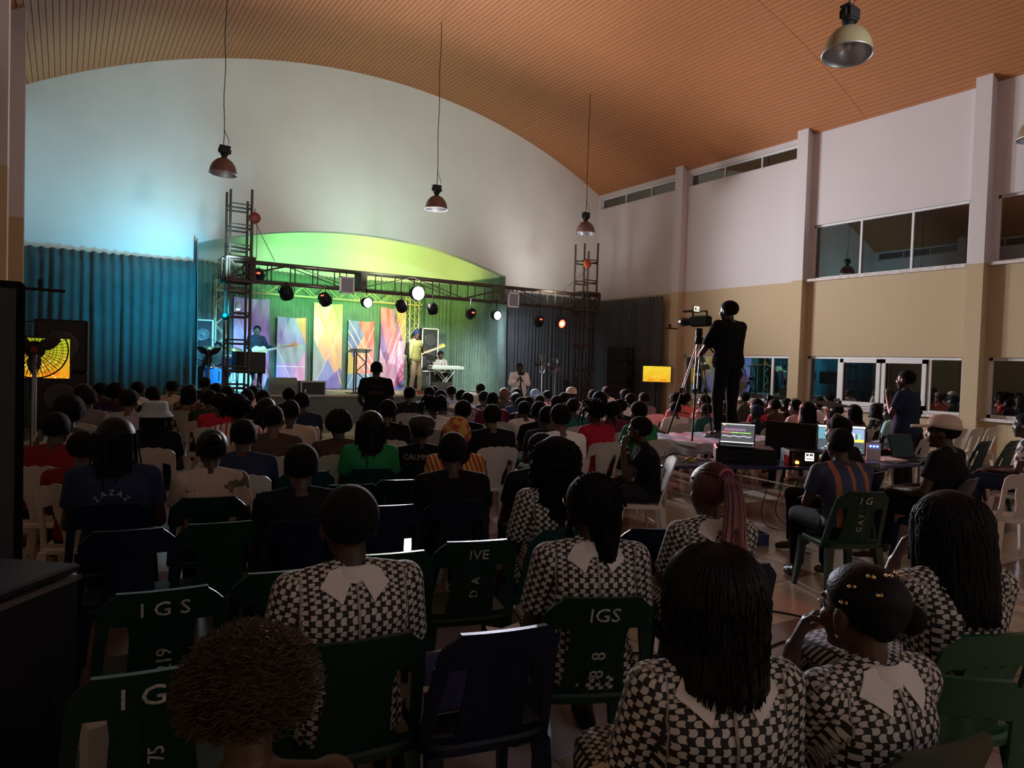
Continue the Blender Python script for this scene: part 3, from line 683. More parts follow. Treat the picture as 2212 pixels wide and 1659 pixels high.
# fans
def fan(loc, r, h, rz, label, yaw=0, tilt=0, m=M_BLACK, pole=M_GREYM, n=48):
    t = thing('pedestal_fan', label, 'fan', loc, rz); M0 = T(0, 0, h) @ RZ(yaw) @ RX(tilt)
    MB().lathe([(.22, 0), (.22, .025), (.06, .05), (.03, .07)], n=24).obj('base', M_BLACK, t, True)
    rod((0, 0, .05), (0, 0, h-.03), .018, t, 'pole', pole)
    def ring(rr, y, th=.004):
        return [[V((rr+th*math.cos(b))*math.cos(a), y+th*math.sin(b), (rr+th*math.cos(b))*math.sin(a)) for b in [2*PI*j/5 for j in range(5)]] for a in [2*PI*k/40 for k in range(40)]]
    q = MB(); q.loft(ring(r, 0, .007), closed=True, caps=False)
    for rr, y in ((r*.85, -.05), (r*.66, -.07), (r*.47, -.082), (r*.3, -.088), (r*.16, -.09), (r*.8, .06), (r*.55, .085)): q.loft(ring(rr, y, .0022), closed=True, caps=False)
    for k in range(n):
        a = 2*PI*k/n; c, s_ = math.cos(a), math.sin(a)
        q.tube([(r*c, 0, r*s_), (r*.85*c, -.05, r*.85*s_), (r*.45*c, -.083, r*.45*s_), (.03*c, -.09, .03*s_)], .0022, 4, False)
        if k % 2 == 0: q.tube([(r*c, 0, r*s_), (r*.8*c, .06, r*.8*s_), (.05*c, .095, .05*s_)], .0022, 4, False)
    link('guard', q.mesh('guard', m), t, M=M0)
    for k in range(3):
        a = 2*PI*k/3+.5; vs = []; nn = 8
        for j in range(nn+1):
            v = j/nn; rr = .05+(r*.86-.05)*v; w = (.05+.11*math.sin(PI*min(1, v*.9+.1)))*r/.33
            for s_ in (-1, 1):
                aa = a+s_*w/rr*.5*(.9); vs.append((rr*math.cos(aa), s_*.03*(1-v*.5), rr*math.sin(aa)))
        fs = [(2*j, 2*j+1, 2*j+3, 2*j+2) for j in range(nn)]
        vs2 = [(x, y+.004, z) for x, y, z in vs]; N = len(vs)
        link('blade', MB().add(vs+vs2, fs+[tuple(N+i for i in reversed(f)) for f in fs]).mesh('blade', M_BLACKGL, True), t, M=M0)
    link('hub', MB().lathe([(.045, -.03), (.045, .03), (.02, .04)], n=18, axis='y').mesh('hub', mat('fan_hub_red', (.3, .02, .05), .5), True), t, M=M0)
    link('motor', MB().lathe([(.07, .04), (.08, .1), (.06, .2), (.02, .22)], n=18, axis='y').mesh('motor', M_BLACK, True), t, M=M0)
fan((-.22, 7.5, 0), .25, 1.69, 0, 'black pedestal fan in front of the left television', .0)
fan((2.78, 17.3, 0), .33, 1.7, 0, 'dark pedestal fan beside the drummer, left of the tower', -.2, 0)
fan((12.12, 17.45, 0), .33, 1.72, 0, 'pale wire fan on a pole right of the stage, nearer one', .9, 0, M_CHROME, M_FRAME)
fan((12.78, 17.7, 0), .3, 1.62, 0, 'pale wire fan on a pole right of the stage, farther one', .1, 0, M_CHROME, M_FRAME)
# PA stacks
for i, (z, h) in enumerate(((0, .62), (.62, .62), (1.24, .62), (1.86, .42))):
    cabinet('speaker_cabinet', .62, .6, h-.006, (14.05, 16.15, z), .5, ('bottom', 'second', 'third', 'top small')[i]+' black speaker cabinet of the stack beside the right television', M_BLACK, ((0, h/2, .2),), group='right speaker stack')
for i, (z, h) in enumerate(((0, .7), (.7, .7), (1.4, .7))):
    cabinet('speaker_cabinet', .6, .6, h-.006, (-.02, 11.4, z), -.05, ('bottom', 'middle', 'top')[i]+' black speaker cabinet of the stack behind the left television', M_BLACK, ((0, h/2, .2),), group='left speaker stack')
t = cabinet('speaker_tower', .5, .55, 1.96, (-.402, 3.62, 0), .08, 'tall black loudspeaker cabinet at the left edge of the photo', mat('dead_black', (.005, .005, .005), .9, spec=.05))
tb = thing('flight_case', 'black road case in the lower left corner with a light catching lid edge', 'case', (-.275, 2.86, 0), math.radians(50))
MB().box((0, 0, .46), (.46, .46, .90), bev=.02).obj('body', M_BLACK, tb)
q = MB(); q.box((0, 0, .935), (.47, .47, .03), bev=.008); q.obj('lid', mat('case_lid', (.012, .011, .012), .6, spec=.2), tb)
q = MB()
for x in (-.23, .23): q.box((x, 0, .905), (.02, .48, .02)); q.box((0, x, .905), (.48, .02, .02))
q.obj('edge_profile', mat('dull_alu', (.45, .42, .45), .3, .9), tb)
for x in (-.14, .14): MB().box((x, -.232, .5), (.08, .02, .1)).obj('latch', M_BLACK, tb)
# amplifier racks on the floor left of stage
t = thing('amplifier_rack', 'stack of amplifiers with glowing front panels below the left curtain', 'amplifier', (2.05, 16.6, 0), -.1)
MB().box((0, 0, .5), (.5, .4, 1.0), bev=.01).obj('case', M_BLACK, t)
for k in range(6): MB().box((0, -.205, .95-k*.09), (.46, .012, .075)).obj('unit', mat('rack_face', (.10, .15, .16), .4), t); MB().box((.15, -.214, .95-k*.09), (.09, .006, .025)).obj('display', emis('cyan_led', (.3, .8, 1), 1.2), t)
# televisions
def tv_mat(name, top, bot, s):
    m = mat(name, (0, 0, 0), .3, emit=(1, 1, 0), estr=s); g = NT(m)
    tc = g.node('ShaderNodeTexCoord'); vo = g.node('ShaderNodeTexVoronoi'); vo.inputs['Scale'].default_value = 22; g.nt.links.new(tc.outputs['Object'], vo.inputs['Vector'])
    sp = g.node('ShaderNodeSeparateXYZ'); g.nt.links.new(tc.outputs['Generated'], sp.inputs[0])
    n = g.noise(tc.outputs['Object'], 7, 3)
    c = g.mix(g.math('ADD', sp.outputs[2], g.math('MULTIPLY', g.math('SUBTRACT', n, .5), .7)), bot, top)
    spot_ = g.math('LESS_THAN', vo.outputs['Distance'], g.math('MULTIPLY', n, .42))
    c = g.mix(g.math('MULTIPLY', spot_, .65), c, (1.6, 1.4, .6))
    g.put(g.b.inputs['Emission Color'], c); return m
def tv(w, h, loc, rz, label, m, stand=True, name='television'):
    t = thing(name, label, 'television', loc, rz)
    MB().box((0, 0, 0), (w+.04, .05, h+.04), bev=.006).obj('casing', M_BLACKGL, t)
    MB().box((0, -.027, 0), (w, .006, h)).obj('screen', m, t)
    q = MB(); q.box((-w*.22, -.031, -h*.38), (w*.24, .002, h*.09)); q.box((w*.25, -.031, -h*.38), (w*.22, .002, h*.08)); q.obj('caption_box', emis('tv_caption', (.55, .14, .01), .9), t)
    q = MB(); q.box((0, .05, -.2), (.06, .05, .5)); q.obj('bracket', M_BLACK, t)
    rod((0, .05, -.4), (0, .05, -loc[2]+.02), .02, t, 'pole', M_BLACK)
    for k in range(3): rod((0, .05, -loc[2]+.25), (.4*math.cos(k*2.1+.5), .05+.4*math.sin(k*2.1+.5), -loc[2]+.01), .012, t, 'stand_leg', M_BLACK)
    return t
TVM = tv_mat('tv_picture', (.42, .62, .02), (1, .36, .01), .5)
tv(.66, .42, (-.28, 9.0, 1.60), 0, 'television showing a yellow picture behind the near left fan', TVM)
TVR = tv_mat('tv_picture_gold', (1, .72, .03), (1, .48, .01), .5)
tv(.78, .44, (14.25, 14.8, 1.53), -.62, 'television with golden picture on a stand near the right wall', TVR)
tv(1.1, .62, (6.0, -2.6, 2.0), PI, 'television on the rear wall behind the photographer', TVM)
# wall bracket on the right wall and on the left wall
for X, y, lab in ((14.3, 14.35, 'black fan bracket arm reaching from the right wall beside the curtain'), (-.3, 10.2, 'black bracket arm reaching from the left wall pillar')):
    t = thing('wall_bracket', lab, 'bracket', (X, y, 2.83 if X > 1 else 2.42))
    s_ = 1 if X > 1 else -1
    rod((s_*.36, .12, 0), (-s_*.3, -.1, -.02), .018, t, 'arm', M_BLACK)
    MB().box((-s_*.05, 0, .06), (.05, .05, .1)).obj('clamp', M_BLACK, t)
# ---------------------------------------------------------------- camera platform and control desks
M_BLUETOP = mat('blue_table_top', (.02, .03, .10), .35, bump=.1); M_CREAMLEG = mat('cream_steel', (.42, .38, .30), .5)
def table(name, a, b, depth, h, label, top, leg, apron=None, cat='table'):
    a = Vector((*a, 0)); b = Vector((*b, 0)); d = b-a; L = d.length; rz = math.atan2(d.y, d.x)
    t = thing(name, label, cat, a, rz)
    MB().box((L/2, depth/2, h-.015), (L, depth, .03), bev=.006).obj('tabletop', top, t)
    for x in (.06, L-.06):
        for y in (.05, depth-.05): MB().tube([(x, y, 0), (x, y, h-.03)], .018, 8).obj('leg', leg, t)
        MB().tube([(x, .05, .12), (x, depth-.05, .12)], .012, 6).obj('crossbar', leg, t)
    if apron:
        q = MB(); q.box((L/2, .03, h-.07), (L-.06, .03, .08)); q.box((L/2, depth-.03, h-.07), (L-.06, .03, .08)); q.obj('apron', apron, t)
    return t
plat = table('camera_platform', (6.55, 6.1), (8.6, 5.9), 1.25, .76, 'cream wooden table used as a platform for the cameraman', mat('platform_top', (.4, .36, .3), .6), M_CREAMLEG, M_CREAMLEG)
# creased grey sheet on the platform
vs = []; nx, ny = 36, 24
for j in range(ny+1):
    for i in range(nx+1):
        x, y = 6.5+1.9*i/nx, 6.05+1.25*j/ny; z = .772+.012*abs(math.sin(x*9+y*5+math.sin(y*11)))+.008*math.sin(x*23-y*17)
        if i < 2 or j < 1: z -= .10*(2-i if i < 2 else 1)
        vs.append((x, y, z))
n = nx+1
MB().add(vs, [(j*n+i, j*n+i+1, (j+1)*n+i+1, (j+1)*n+i) for j in range(ny) for i in range(nx)]).obj('crumpled_sheet', mat('grey_sheet', (.30, .33, .42), .6), None, True, label='crumpled grey cloth under the tripod on the camera platform', cat='cloth')
dk = table('control_desk', (4.95, 5.02), (7.15, 4.02), .62, .75, 'long dark blue topped control desk carrying the laptops and mixer', M_BLUETOP, M_CREAMLEG)
dk2 = table('control_desk', (7.25, 4.14), (8.75, 3.98), .62, .75, 'second dark blue desk with the right laptop and papers', M_BLUETOP, M_GREYM)
def screen_mesh(rects, w, h):
    mats = []; q = MB()
    for (x0, z0, x1, z1, col, s) in rects:
        m = emis('ui_%02d%02d%02d_%d' % (int(col[0]*99), int(col[1]*99), int(col[2]*99), int(s*10)), col, s)
        if m not in mats: mats.append(m)
        q.cur = mats.index(m); k = len(q.f)//6; q.box(((x0+x1-1)/2*w, -.002-.0006*k, ((z0+z1)/2)*h), ((x1-x0)*w, .0006, (z1-z0)*h))
    return q.mesh('display', mats)
def laptop(loc, rz, label, rects, w=.36, h=.23, open_=1.85):
    t = thing('laptop', label, 'laptop', loc, rz)
    MB().box((0, -.12, .01), (w, .25, .018), bev=.004).obj('base', M_BLACKGL, t)
    kb = MB()
    for r in range(5):
        for c in range(13): kb.box((-w*.42+w*.84*c/12, -.05-r*.022, .021), (.019, .017, .004))
    kb.obj('keyboard', M_BLACK, t)
    M0 = T(0, .005, .018) @ RX(-(open_-PI/2))
    s = link('lid', MB().box((0, .006, h/2), (w, .012, h), bev=.003).mesh('lid', M_BLACKGL), t, M=M0)
    if rects: link('screen', screen_mesh(rects, w*.94, h*.9), s, M=T(0, 0, h*.05))
    return t
G1 = (.12, .12, .13)
daw = [(0, 0, 1, 1, G1, .5), (0, .94, 1, 1, (.7, .7, .7), .6), (0, 0, 1, .05, (.8, .8, .85), 1), (.05, .9, .12, .96, (1, .75, .1), 1)]
rr = random.Random(2)
for k in range(16): daw.append((.1+.04*k, .60+.02*(k % 3), .13+.04*k, .72+.03*rr.random(), (.15, .25, .7) if k % 2 else (.7, .12, .12), .7))
daw += [(.02, .5, .28, .54, (.95, .15, .12), 1), (.30, .5, .55, .54, (.4, .8, .1), 1), (.57, .5, .9, .54, (.3, .7, .1), 1)]
for k in range(22): daw.append((.05+.04*k, .30+.02*math.sin(k*.9), .075+.04*k, .345+.02*math.sin(k*.9), (.9, .9, .9), .8))
DA = math.atan2(-1.0, 2.2)
def on_desk(s, tt, z=.75): # s metres along the desk, tt metres across
    return (4.95+math.cos(DA)*s-math.sin(DA)*tt, 5.02+math.sin(DA)*s+math.cos(DA)*tt, z)
LAP = thing('equipment_case', 'black carry case under the left laptop on the control desk', 'case', on_desk(1.05, .42), DA-.35)
MB().box((0, 0, .075), (.6, .42, .15), bev=.015).obj('body', M_BLACK, LAP); MB().tube([(-.08, -.22, .09), (-.06, -.25, .11), (.06, -.25, .11), (.08, -.22, .09)], .008, 6).obj('handle', M_BLACK, LAP)
p = on_desk(.98, .45, .905); laptop(p, DA-.55, 'open laptop with audio editing screen on top of the black case', daw)
p = on_desk(1.62, .22)
t = thing('audio_mixer', 'compact audio mixer with small lit screen and two orange dials', 'mixer', (*p[:2], .75), DA-.25)
MB().box((0, 0, .075), (.40, .32, .15), bev=.01).obj('body', M_BLACK, t)
link('display', screen_mesh([(0, 0, 1, 1, (.85, .85, .8), 1.6), (.1, .6, .4, .9, (.1, .1, .1), .2), (.5, .6, .9, .9, (.2, .15, .1), .3), (.1, .15, .9, .35, (.5, .5, .45), .5)], .085, .08), t, M=T(.0, -.163, .055))
for x in (-.12, .15): MB().lathe([(.016, -.185), (.018, -.16)], (x, 0, .035), 16, 'y').obj('dial', emis('orange_dial', (1, .25, .05), 3), t)
for k in range(6): MB().box((.11+.0*k, -.163, .05+k*.014), (.02, .006, .005)).obj('indicator', emis('green_led' if k % 2 else 'amber_led', (.3, 1, .4) if k % 2 else (1, .4, .1), 2), t)
for k in range(4): MB().lathe([(.012, -.175), (.013, -.16)], (-.16+.0*k, 0, .03+.03*k), 12, 'y').obj('jack', M_GREYM, t)
vid = [(0, 0, 1, 1, (.10, .12, .14), .6), (0, .93, 1, 1, (.75, .85, .8), 1), (.02, .5, .3, .9, (.2, .5, .6), .5), (.34, .42, .98, .9, (.25, .32, .5), .9), (.34, .42, .98, .52, (.8, .7, .1), 1)]
for k in range(9): vid.append((.38+.06*k, .52, .42+.06*k, .66+.16*rr.random(), [(.9, .2, .3), (.9, .9, .95), (.1, .1, .2), (.2, .7, .2), (.95, .85, .3)][k % 5], 1))
for k in range(14): vid.append((.03+.065*k, .06+.07*(k % 3), .085+.065*k, .10+.07*(k % 3), [(.15, .35, .8), (.2, .6, .5), (.5, .6, .7)][k % 3], .7))
p = on_desk(2.12, .38)
t = thing('computer_monitor', 'bright computer monitor with a video editing screen on the control desk', 'monitor', p, DA-.42)
MB().box((0, .01, .25), (.50, .03, .32), bev=.006).obj('casing', M_BLACKGL, t); link('screen', screen_mesh(vid, .47, .29), t, M=T(0, -.007, .105))
MB().box((0, .03, .05), (.05, .03, .1)).obj('stand', M_BLACK, t); MB().box((0, 0, .006), (.2, .16, .012)).obj('foot', M_BLACK, t)
p = on_desk(1.62, .5)
t = thing('desktop_computer', 'black flat panel seen from behind between the laptop and the bright monitor', 'monitor', p, DA-.95)
MB().box((0, 0, .21), (.56, .05, .40), bev=.01).obj('casing', M_BLACK, t); MB().box((0, -.03, .2), (.2, .02, .15), bev=.005).obj('rear_cover', M_BLACK, t); MB().box((0, .0, .01), (.22, .18, .02)).obj('foot', M_BLACK, t)
t = thing('wireless_router', 'white wireless router with three blue lights standing on the control desk', 'router', on_desk(2.45, .3), DA-.3)
MB().box((0, 0, .13), (.14, .03, .20), bev=.01).obj('body', mat('router_white', (.55, .5, .52), .5), t)
for k in range(3): MB().box((-.035+.035*k, -.018, .19), (.015, .006, .010)).obj('indicator', emis('blue_led', (.1, .25, 1), 12), t)
for s_ in (-1, 1): rod((s_*.06, .01, .2), (s_*.07, .01, .34), .006, t, 'antenna', M_BLACK)
t = thing('card_reader', 'small grey interface box on the desk under the bright monitor', 'electronics', on_desk(2.2, .08), DA)
MB().box((0, 0, .025), (.24, .16, .05), bev=.006).obj('body', mat('dark_grey_case', (.08, .08, .09), .4), t)
for k in range(5): MB().box((-.08+.04*k, -.083, .025), (.02, .006, .015)).obj('port', M_GREYM, t)
laptop((8.15, 4.4, .75), -.15, 'dark laptop seen from the front with its screen off on the right desk', [(0, 0, 1, 1, (.01, .015, .016), .3)], .38, .27)
t = thing('paper_stack', 'sheets of paper and booklets on the right desk', 'papers', (7.75, 4.35, .75), .3)
for k in range(4): link('sheet', MB().box((0, 0, .004+k*.008), (.3, .21, .006)).mesh('sheet', mat('paper_%d' % k, ((.5, .48, .7), (.6, .6, .6), (.35, .25, .1), (.6, .6, .62))[k], .6)), t, M=RZ(k*.3))
t = thing('computer_mouse', 'black mouse beside the right laptop', 'mouse', (7.9, 4.05, .75)); MB().ell((0, 0, .012), (.03, .05, .02)).obj('body', M_BLACK, t, True); MB().box((0, .025, .03), (.006, .02, .008)).obj('wheel', M_GREYM, t)
t = thing('tape_roll', 'yellow roll of tape on the left end of the control desk', 'tape', on_desk(.42, .3))
MB().lathe([(.03, 0), (.055, 0), (.055, .04), (.03, .04)], n=24, caps=False).obj('roll', mat('yellow_tape', (.45, .4, .08), .5), t, True)
# cables
def cable(pts, r, label, name='cable', m=M_BLACK):
    P = [Vector(p) for p in pts]; out = []
    for i in range(len(P)-1):
        p0, p1, p2, p3 = P[max(i-1, 0)], P[i], P[i+1], P[min(i+2, len(P)-1)]
        for k in range(6):
            u = k/6; out.append(.5*((2*p1)+(p2-p0)*u+(2*p0-5*p1+4*p2-p3)*u*u+(3*p1-p0-3*p2+p3)*u**3))
    out.append(P[-1]); MB().tube(out, r, 6).obj(name, m, None, True, label=label, cat='cable')
dz = .765
cable([on_desk(.1, .3, dz), on_desk(.3, .45, dz+.05), on_desk(.5, .35, dz), on_desk(.7, .2, dz), on_desk(.9, .1, dz)], .006, 'black cable looping over the left end of the control desk')
cable([on_desk(.25, .1, dz), on_desk(.45, .2, dz+.06), on_desk(.6, .1, dz), on_desk(.8, .2, dz+.02), on_desk(1.2, .05, dz)], .005, 'thin dark cable tangled in front of the black case')
cable([on_desk(.35, -.02, dz), on_desk(.38, -.06, .5), on_desk(.5, -.05, .2), on_desk(.7, -.2, .01), on_desk(1.3, -.5, .01)], .006, 'black cable dropping from the left end of the desk to the floor')
for k in range(5):
    s0 = 1.45+.17*k
    cable([on_desk(s0, .64, dz), on_desk(s0+.02, .68, .45), on_desk(s0-.05, .66, .15), on_desk(s0+.1*k, .5, .012), on_desk(s0+.4, .1-.1*k, .012)], .005, ('first', 'second', 'third', 'fourth', 'fifth')[k]+' from the left of the dark cables hanging behind the control desk')
cable([(2.85, 3.1, .012), (3.3, 2.7, .012), (3.9, 2.75, .012), (4.4, 2.3, .012), (5.2, 2.2, .012)], .007, 'black cable on the floor behind the woman with the pink ponytail')
cable([(3.4, 3.9, .012), (3.7, 3.3, .012), (4.2, 3.2, .012), (4.4, 2.8, .012)], .007, 'black cable on the floor under the left end of the control desk')
t = thing('storage_crate', 'blue plastic crate on the floor under the control desk', 'crate', (5.6, 4.72, 0), DA)
q = MB(); w, d, h = .62, .4, .12
q.box((0, 0, .01), (w, d, .02))
for s_ in (-1, 1): q.box((s_*w/2, 0, h/2), (.02, d, h)); q.box((0, s_*d/2, h/2), (w, .02, h))
q.obj('tub', mat('blue_plastic', (.02, .04, .16), .4), t)

# ---------------------------------------------------------------- people
def skin(name, col): return mat(name, tuple(c*.8 for c in col), .45, spec=.35)
SKINS = [skin('skin_deep', (.060, .030, .020)), skin('skin_dark', (.085, .043, .028)), skin('skin_brown', (.13, .068, .042))]
M_HAIR = mat('black_hair', (.005, .0045, .0045), .75, spec=.12, bump=.6, bscale=160)
M_HAIRS = mat('smooth_black_hair', (.005, .0045, .0045), .5, spec=.12, bump=.2, bscale=120)
CL = {}
def cloth(k, col, var=0, vs=10):
    CL[k] = mat('cloth_'+k, col, .85, var=var, vscale=vs, bump=.15, bscale=14, spec=.12); return CL[k]
for k, c in dict(black=(.007, .007, .008), grey=(.17, .17, .18), brown=(.07, .045, .035), lilac=(.28, .26, .32), purple=(.05, .03, .07), white=(.82, .80, .80), cream=(.52, .42, .33), darkgreen=(.02, .04, .03), charcoal=(.02, .02, .024),
    red=(.42, .02, .04), navy=(.018, .028, .06), darkred=(.16, .012, .018), suit=(.018, .02, .026), lightblue=(.45, .55, .70), olive=(.06, .055, .045), blue=(.03, .06, .16), pink=(.75, .42, .42), teal=(.03, .14, .13),
    maroon=(.14, .02, .05), coral=(.75, .2, .18), green=(.02, .20, .07), rust=(.28, .08, .03), mint=(.36, .60, .60), tank=(.62, .60, .58), script_black=(.008, .008, .009)).items(): cloth(k, c)
def blotch(k, a, b, scale, thr=.5):
    m = mat('cloth_'+k, a, .85); g = NT(m); tc = g.node('ShaderNodeTexCoord'); n = g.noise(tc.outputs['Object'], scale, 4)
    g.put(g.b.inputs['Base Color'], g.mix(g.math('GREATER_THAN', n, thr), a, b)); CL[k] = m
blotch('brownfloral', (.22, .13, .08), (.06, .035, .025), 14); blotch('greyfloral', (.35, .33, .36), (.12, .12, .14), 22); blotch('blackwhite', (.02, .02, .02), (.6, .6, .62), 9, .56)
blotch('navyyellow', (.02, .03, .07), (.6, .42, .05), 7, .62); blotch('greywhite', (.05, .05, .06), (.35, .35, .38), 8, .55); blotch('bwfloral', (.62, .60, .60), (.03, .03, .035), 24, .52); blotch('tiedye', (.42, .33, .27), (.10, .085, .06), 6, .6)
blotch('orangefloral', (.45, .25, .06), (.3, .05, .02), 18, .5)
m = mat('cloth_striped', (.6, .55, .5), .85); g = NT(m); _, x, y, z = g.coords()
g.put(g.b.inputs['Base Color'], g.mix(g.math('GREATER_THAN', g.math('SINE', g.math('MULTIPLY', x, 130.0)), .3), (.62, .58, .55), (.45, .06, .05))); CL['striped'] = m
m = mat('cloth_redstripe', (.3, .03, .01), .85); g = NT(m); _, x, y, z = g.coords()
g.put(g.b.inputs['Base Color'], g.mix(g.math('GREATER_THAN', g.math('SINE', g.math('MULTIPLY', g.math('ADD', x, g.math('MULTIPLY', z, .35)), 170.0)), .1), (.38, .06, .02), (.55, .36, .12))); CL['redstripe'] = m
# wavy black and white check of the uniform dresses, laid along the cloth (attribute puv = metres on the fabric)
def check_mat():
    m = mat('checker_dress', (.6, .55, .55), .8); g = NT(m); at = g.node('ShaderNodeAttribute', attribute_name='puv'); sp = g.node('ShaderNodeSeparateXYZ'); g.nt.links.new(at.outputs['Vector'], sp.inputs[0])
    c = .0185; U = g.math('DIVIDE', sp.outputs[0], c); W = g.math('DIVIDE', sp.outputs[1], c*.92)
    U2 = g.math('ADD', U, g.math('MULTIPLY', g.math('SINE', g.math('MULTIPLY', W, PI)), .20))
    W2 = g.math('ADD', W, g.math('MULTIPLY', g.math('SINE', g.math('MULTIPLY', U, PI)), .10))
    q = g.math('MULTIPLY', g.math('SINE', g.math('MULTIPLY', U2, PI)), g.math('SINE', g.math('MULTIPLY', W2, PI)))
    f = g.math('GREATER_THAN', q, -.04)
    g.put(g.b.inputs['Base Color'], g.mix(f, (.50, .46, .44), (.012, .011, .012))); return m
M_CHECK = check_mat()
DEPS = None
def solidify(mb, name, m, voxel, smooth=3, dec=None):
    """union of closed shells -> one continuous surface"""
    me = mb.mesh('tmp', m); o = bpy.data.objects.new('tmp', me); COL.objects.link(o)
    r = o.modifiers.new('r', 'REMESH'); r.mode = 'VOXEL'; r.voxel_size = voxel; r.use_smooth_shade = True
    if smooth: s = o.modifiers.new('s', 'SMOOTH'); s.factor = .5; s.iterations = smooth
    if dec: d = o.modifiers.new('d', 'DECIMATE'); d.ratio = dec
    dg = bpy.context.evaluated_depsgraph_get(); out = bpy.data.meshes.new_from_object(o.evaluated_get(dg)); out.name = name
    bpy.data.objects.remove(o); bpy.data.meshes.remove(me)
    out.materials.clear(); out.materials.append(m); out.polygons.foreach_set('use_smooth', [True]*len(out.polygons))
    return out
def ering(c, X, Y, rx, ry, n=22, p=2.4):
    r = []
    for k in range(n):
        a = 2*PI*k/n; ca, sa = math.cos(a), math.sin(a)
        r.append(c+X*(rx*math.copysign(abs(ca)**(2/p), ca))+Y*(ry*math.copysign(abs(sa)**(2/p), sa)))
    return r
PROF_M = [(-.16, .155, .115), (-.02, .172, .128), (.25, .150, .112), (.5, .162, .112), (.72, .182, .115), (.86, .172, .098), (.95, .115, .075), (1.03, .062, .06)]
PROF_F = [(-.16, .165, .12), (-.02, .178, .130), (.25, .135, .10), (.5, .148, .112), (.72, .160, .108), (.86, .150, .088), (.95, .10, .066), (1.03, .054, .052)]
def torso(mb, J, prof, k=1.0, lo=-1, hi=2):
    P, N = J['pelvis'], J['neck']; hx = (J['hipR']-J['hipL']).normalized(); sx = (J['shR']-J['shL']).normalized()
    bend = J.get('bend', V(0, 0, 0)); rings = []
    for t, rx, ry in prof:
        if t < lo or t > hi: continue
        tt = max(0, min(1, t)); X = hx.lerp(sx, tt).normalized(); c = P+(N-P)*t+bend*math.sin(PI*tt)
        up = (N-P).normalized(); Y = up.cross(X).normalized(); rings.append(ering(c, X, Y, rx*k, ry*k))
    mb.loft(rings)
def headM(J):
    return Matrix.Translation(J['head']) @ RZ(J.get('hyaw', 0)) @ RX(J.get('hpitch', 0)) @ RY(J.get('hroll', 0)) @ T(0, 0, -.012) @ Matrix.Diagonal((1.12, 1.09, 1.08, 1))
def add_head(mb, M, face=True):
    mb.ell((0, -.018, .03), (.076, .097, .088), M, 20, 14); mb.ell((0, .024, -.03), (.060, .066, .088), M, 18, 12)
    mb.ell((0, .055, -.098), (.028, .028, .022), M); mb.ell((0, .094, -.022), (.016, .017, .015), M, 8, 6); mb.ell((0, .086, -.002), (.009, .014, .026), M, 8, 6)
    mb.ell((0, .080, .018), (.044, .012, .010), M, 10, 6); mb.ell((0, .084, -.060), (.023, .012, .012), M, 10, 6)
    for s in (-1, 1):
        mb.ell((s*.034, .056, -.032), (.024, .026, .026), M, 10, 6); mb.ell((s*.077, -.008, -.012), (.011, .021, .033), M, 10, 8); mb.ell((s*.079, -.002, -.036), (.008, .010, .012), M, 8, 6)
def hand(mb, w, d, up, side, curl=.5, fr=.0085, sc=1.0, spread=.16):
    """palm + four fingers + thumb; w wrist, d direction, up = back of hand, side = +1 thumb towards up x d"""
    d = d.normalized(); up = (up-d*up.dot(d)).normalized(); s = d.cross(up).normalized()*side
    pal = w+d*.05*sc
    rings = [[w+d*(t*sc)+s*(wd*math.cos(a))*sc+up*(th*math.sin(a))*sc for a in [2*PI*k/12 for k in range(12)]] for t, wd, th in ((-.01, .026, .020), (.015, .032, .017), (.055, .040, .015), (.085, .040, .013), (.095, .034, .010))]
    mb.loft(rings)
    for i, L in enumerate((.070, .078, .073, .058)):
        o = (i-1.5)*-.021; base = w+d*.082*sc+s*o*sc; dd = (d+s*(-(i-1.5))*spread).normalized(); p = base; ang = 0
        for seg, f in enumerate((.42, .32, .26)):
            ang += curl*(.5+.35*seg); q = p+(dd*math.cos(ang)-up*math.sin(ang))*L*f*sc; mb.cap(p, q, fr*(1.02-.1*seg)*sc, fr*(.95-.1*seg)*sc, 8); p = q
    b = w+d*.025*sc+s*.03*sc; q = b+(d*.6+s*.8-up*.25).normalized()*.035*sc; mb.cap(b, q, .012*sc, .011*sc, 8); mb.cap(q, q+(d*.9+s*.35-up*(.3+curl*.5)).normalized()*.030*sc, .0105*sc, .0085*sc, 8)
def arms(mb, J, k=1.0):
    for S in 'LR':
        a, e, w = J['sh'+S], J['el'+S], J['wr'+S]; mb.cap(J['neck']+V(0, -.005, -.012), a, .040*k, .040*k)
        mb.ell(a, (.056*k, .056*k, .056*k)); mb.cap(a, e, .050*k, .040*k); m_ = e.lerp(w, .3); mb.cap(e, m_, .041*k, .040*k); mb.cap(m_, w, .040*k, .026*k)
        hd = J.get('hd'+S, (w-e)); up = J.get('hu'+S, V(0, 0, 1)); hand(mb, w+(hd.normalized())*.01, hd, up, -1 if S == 'L' else 1, J.get('curl'+S, .45), J.get('fr', .0095), J.get('hs', 1.0))
def legs(mb, J, k=1.0, feet=True):
    for S in 'LR':
        h, kn, an, to = J['hip'+S], J['kn'+S], J['an'+S], J['to'+S]
        mb.cap(h, kn, .088*k, .060*k, 14); mb.ell(kn, (.060*k,)*3); m_ = kn.lerp(an, .3); mb.cap(kn, m_, .056*k, .058*k); mb.cap(m_, an, .058*k, .036*k)
        if feet: mb.cap(an+V(0, 0, -.03), to, .036, .030); mb.ell(an.lerp(to, .5)+V(0, 0, -.01), (.04, .06, .03))
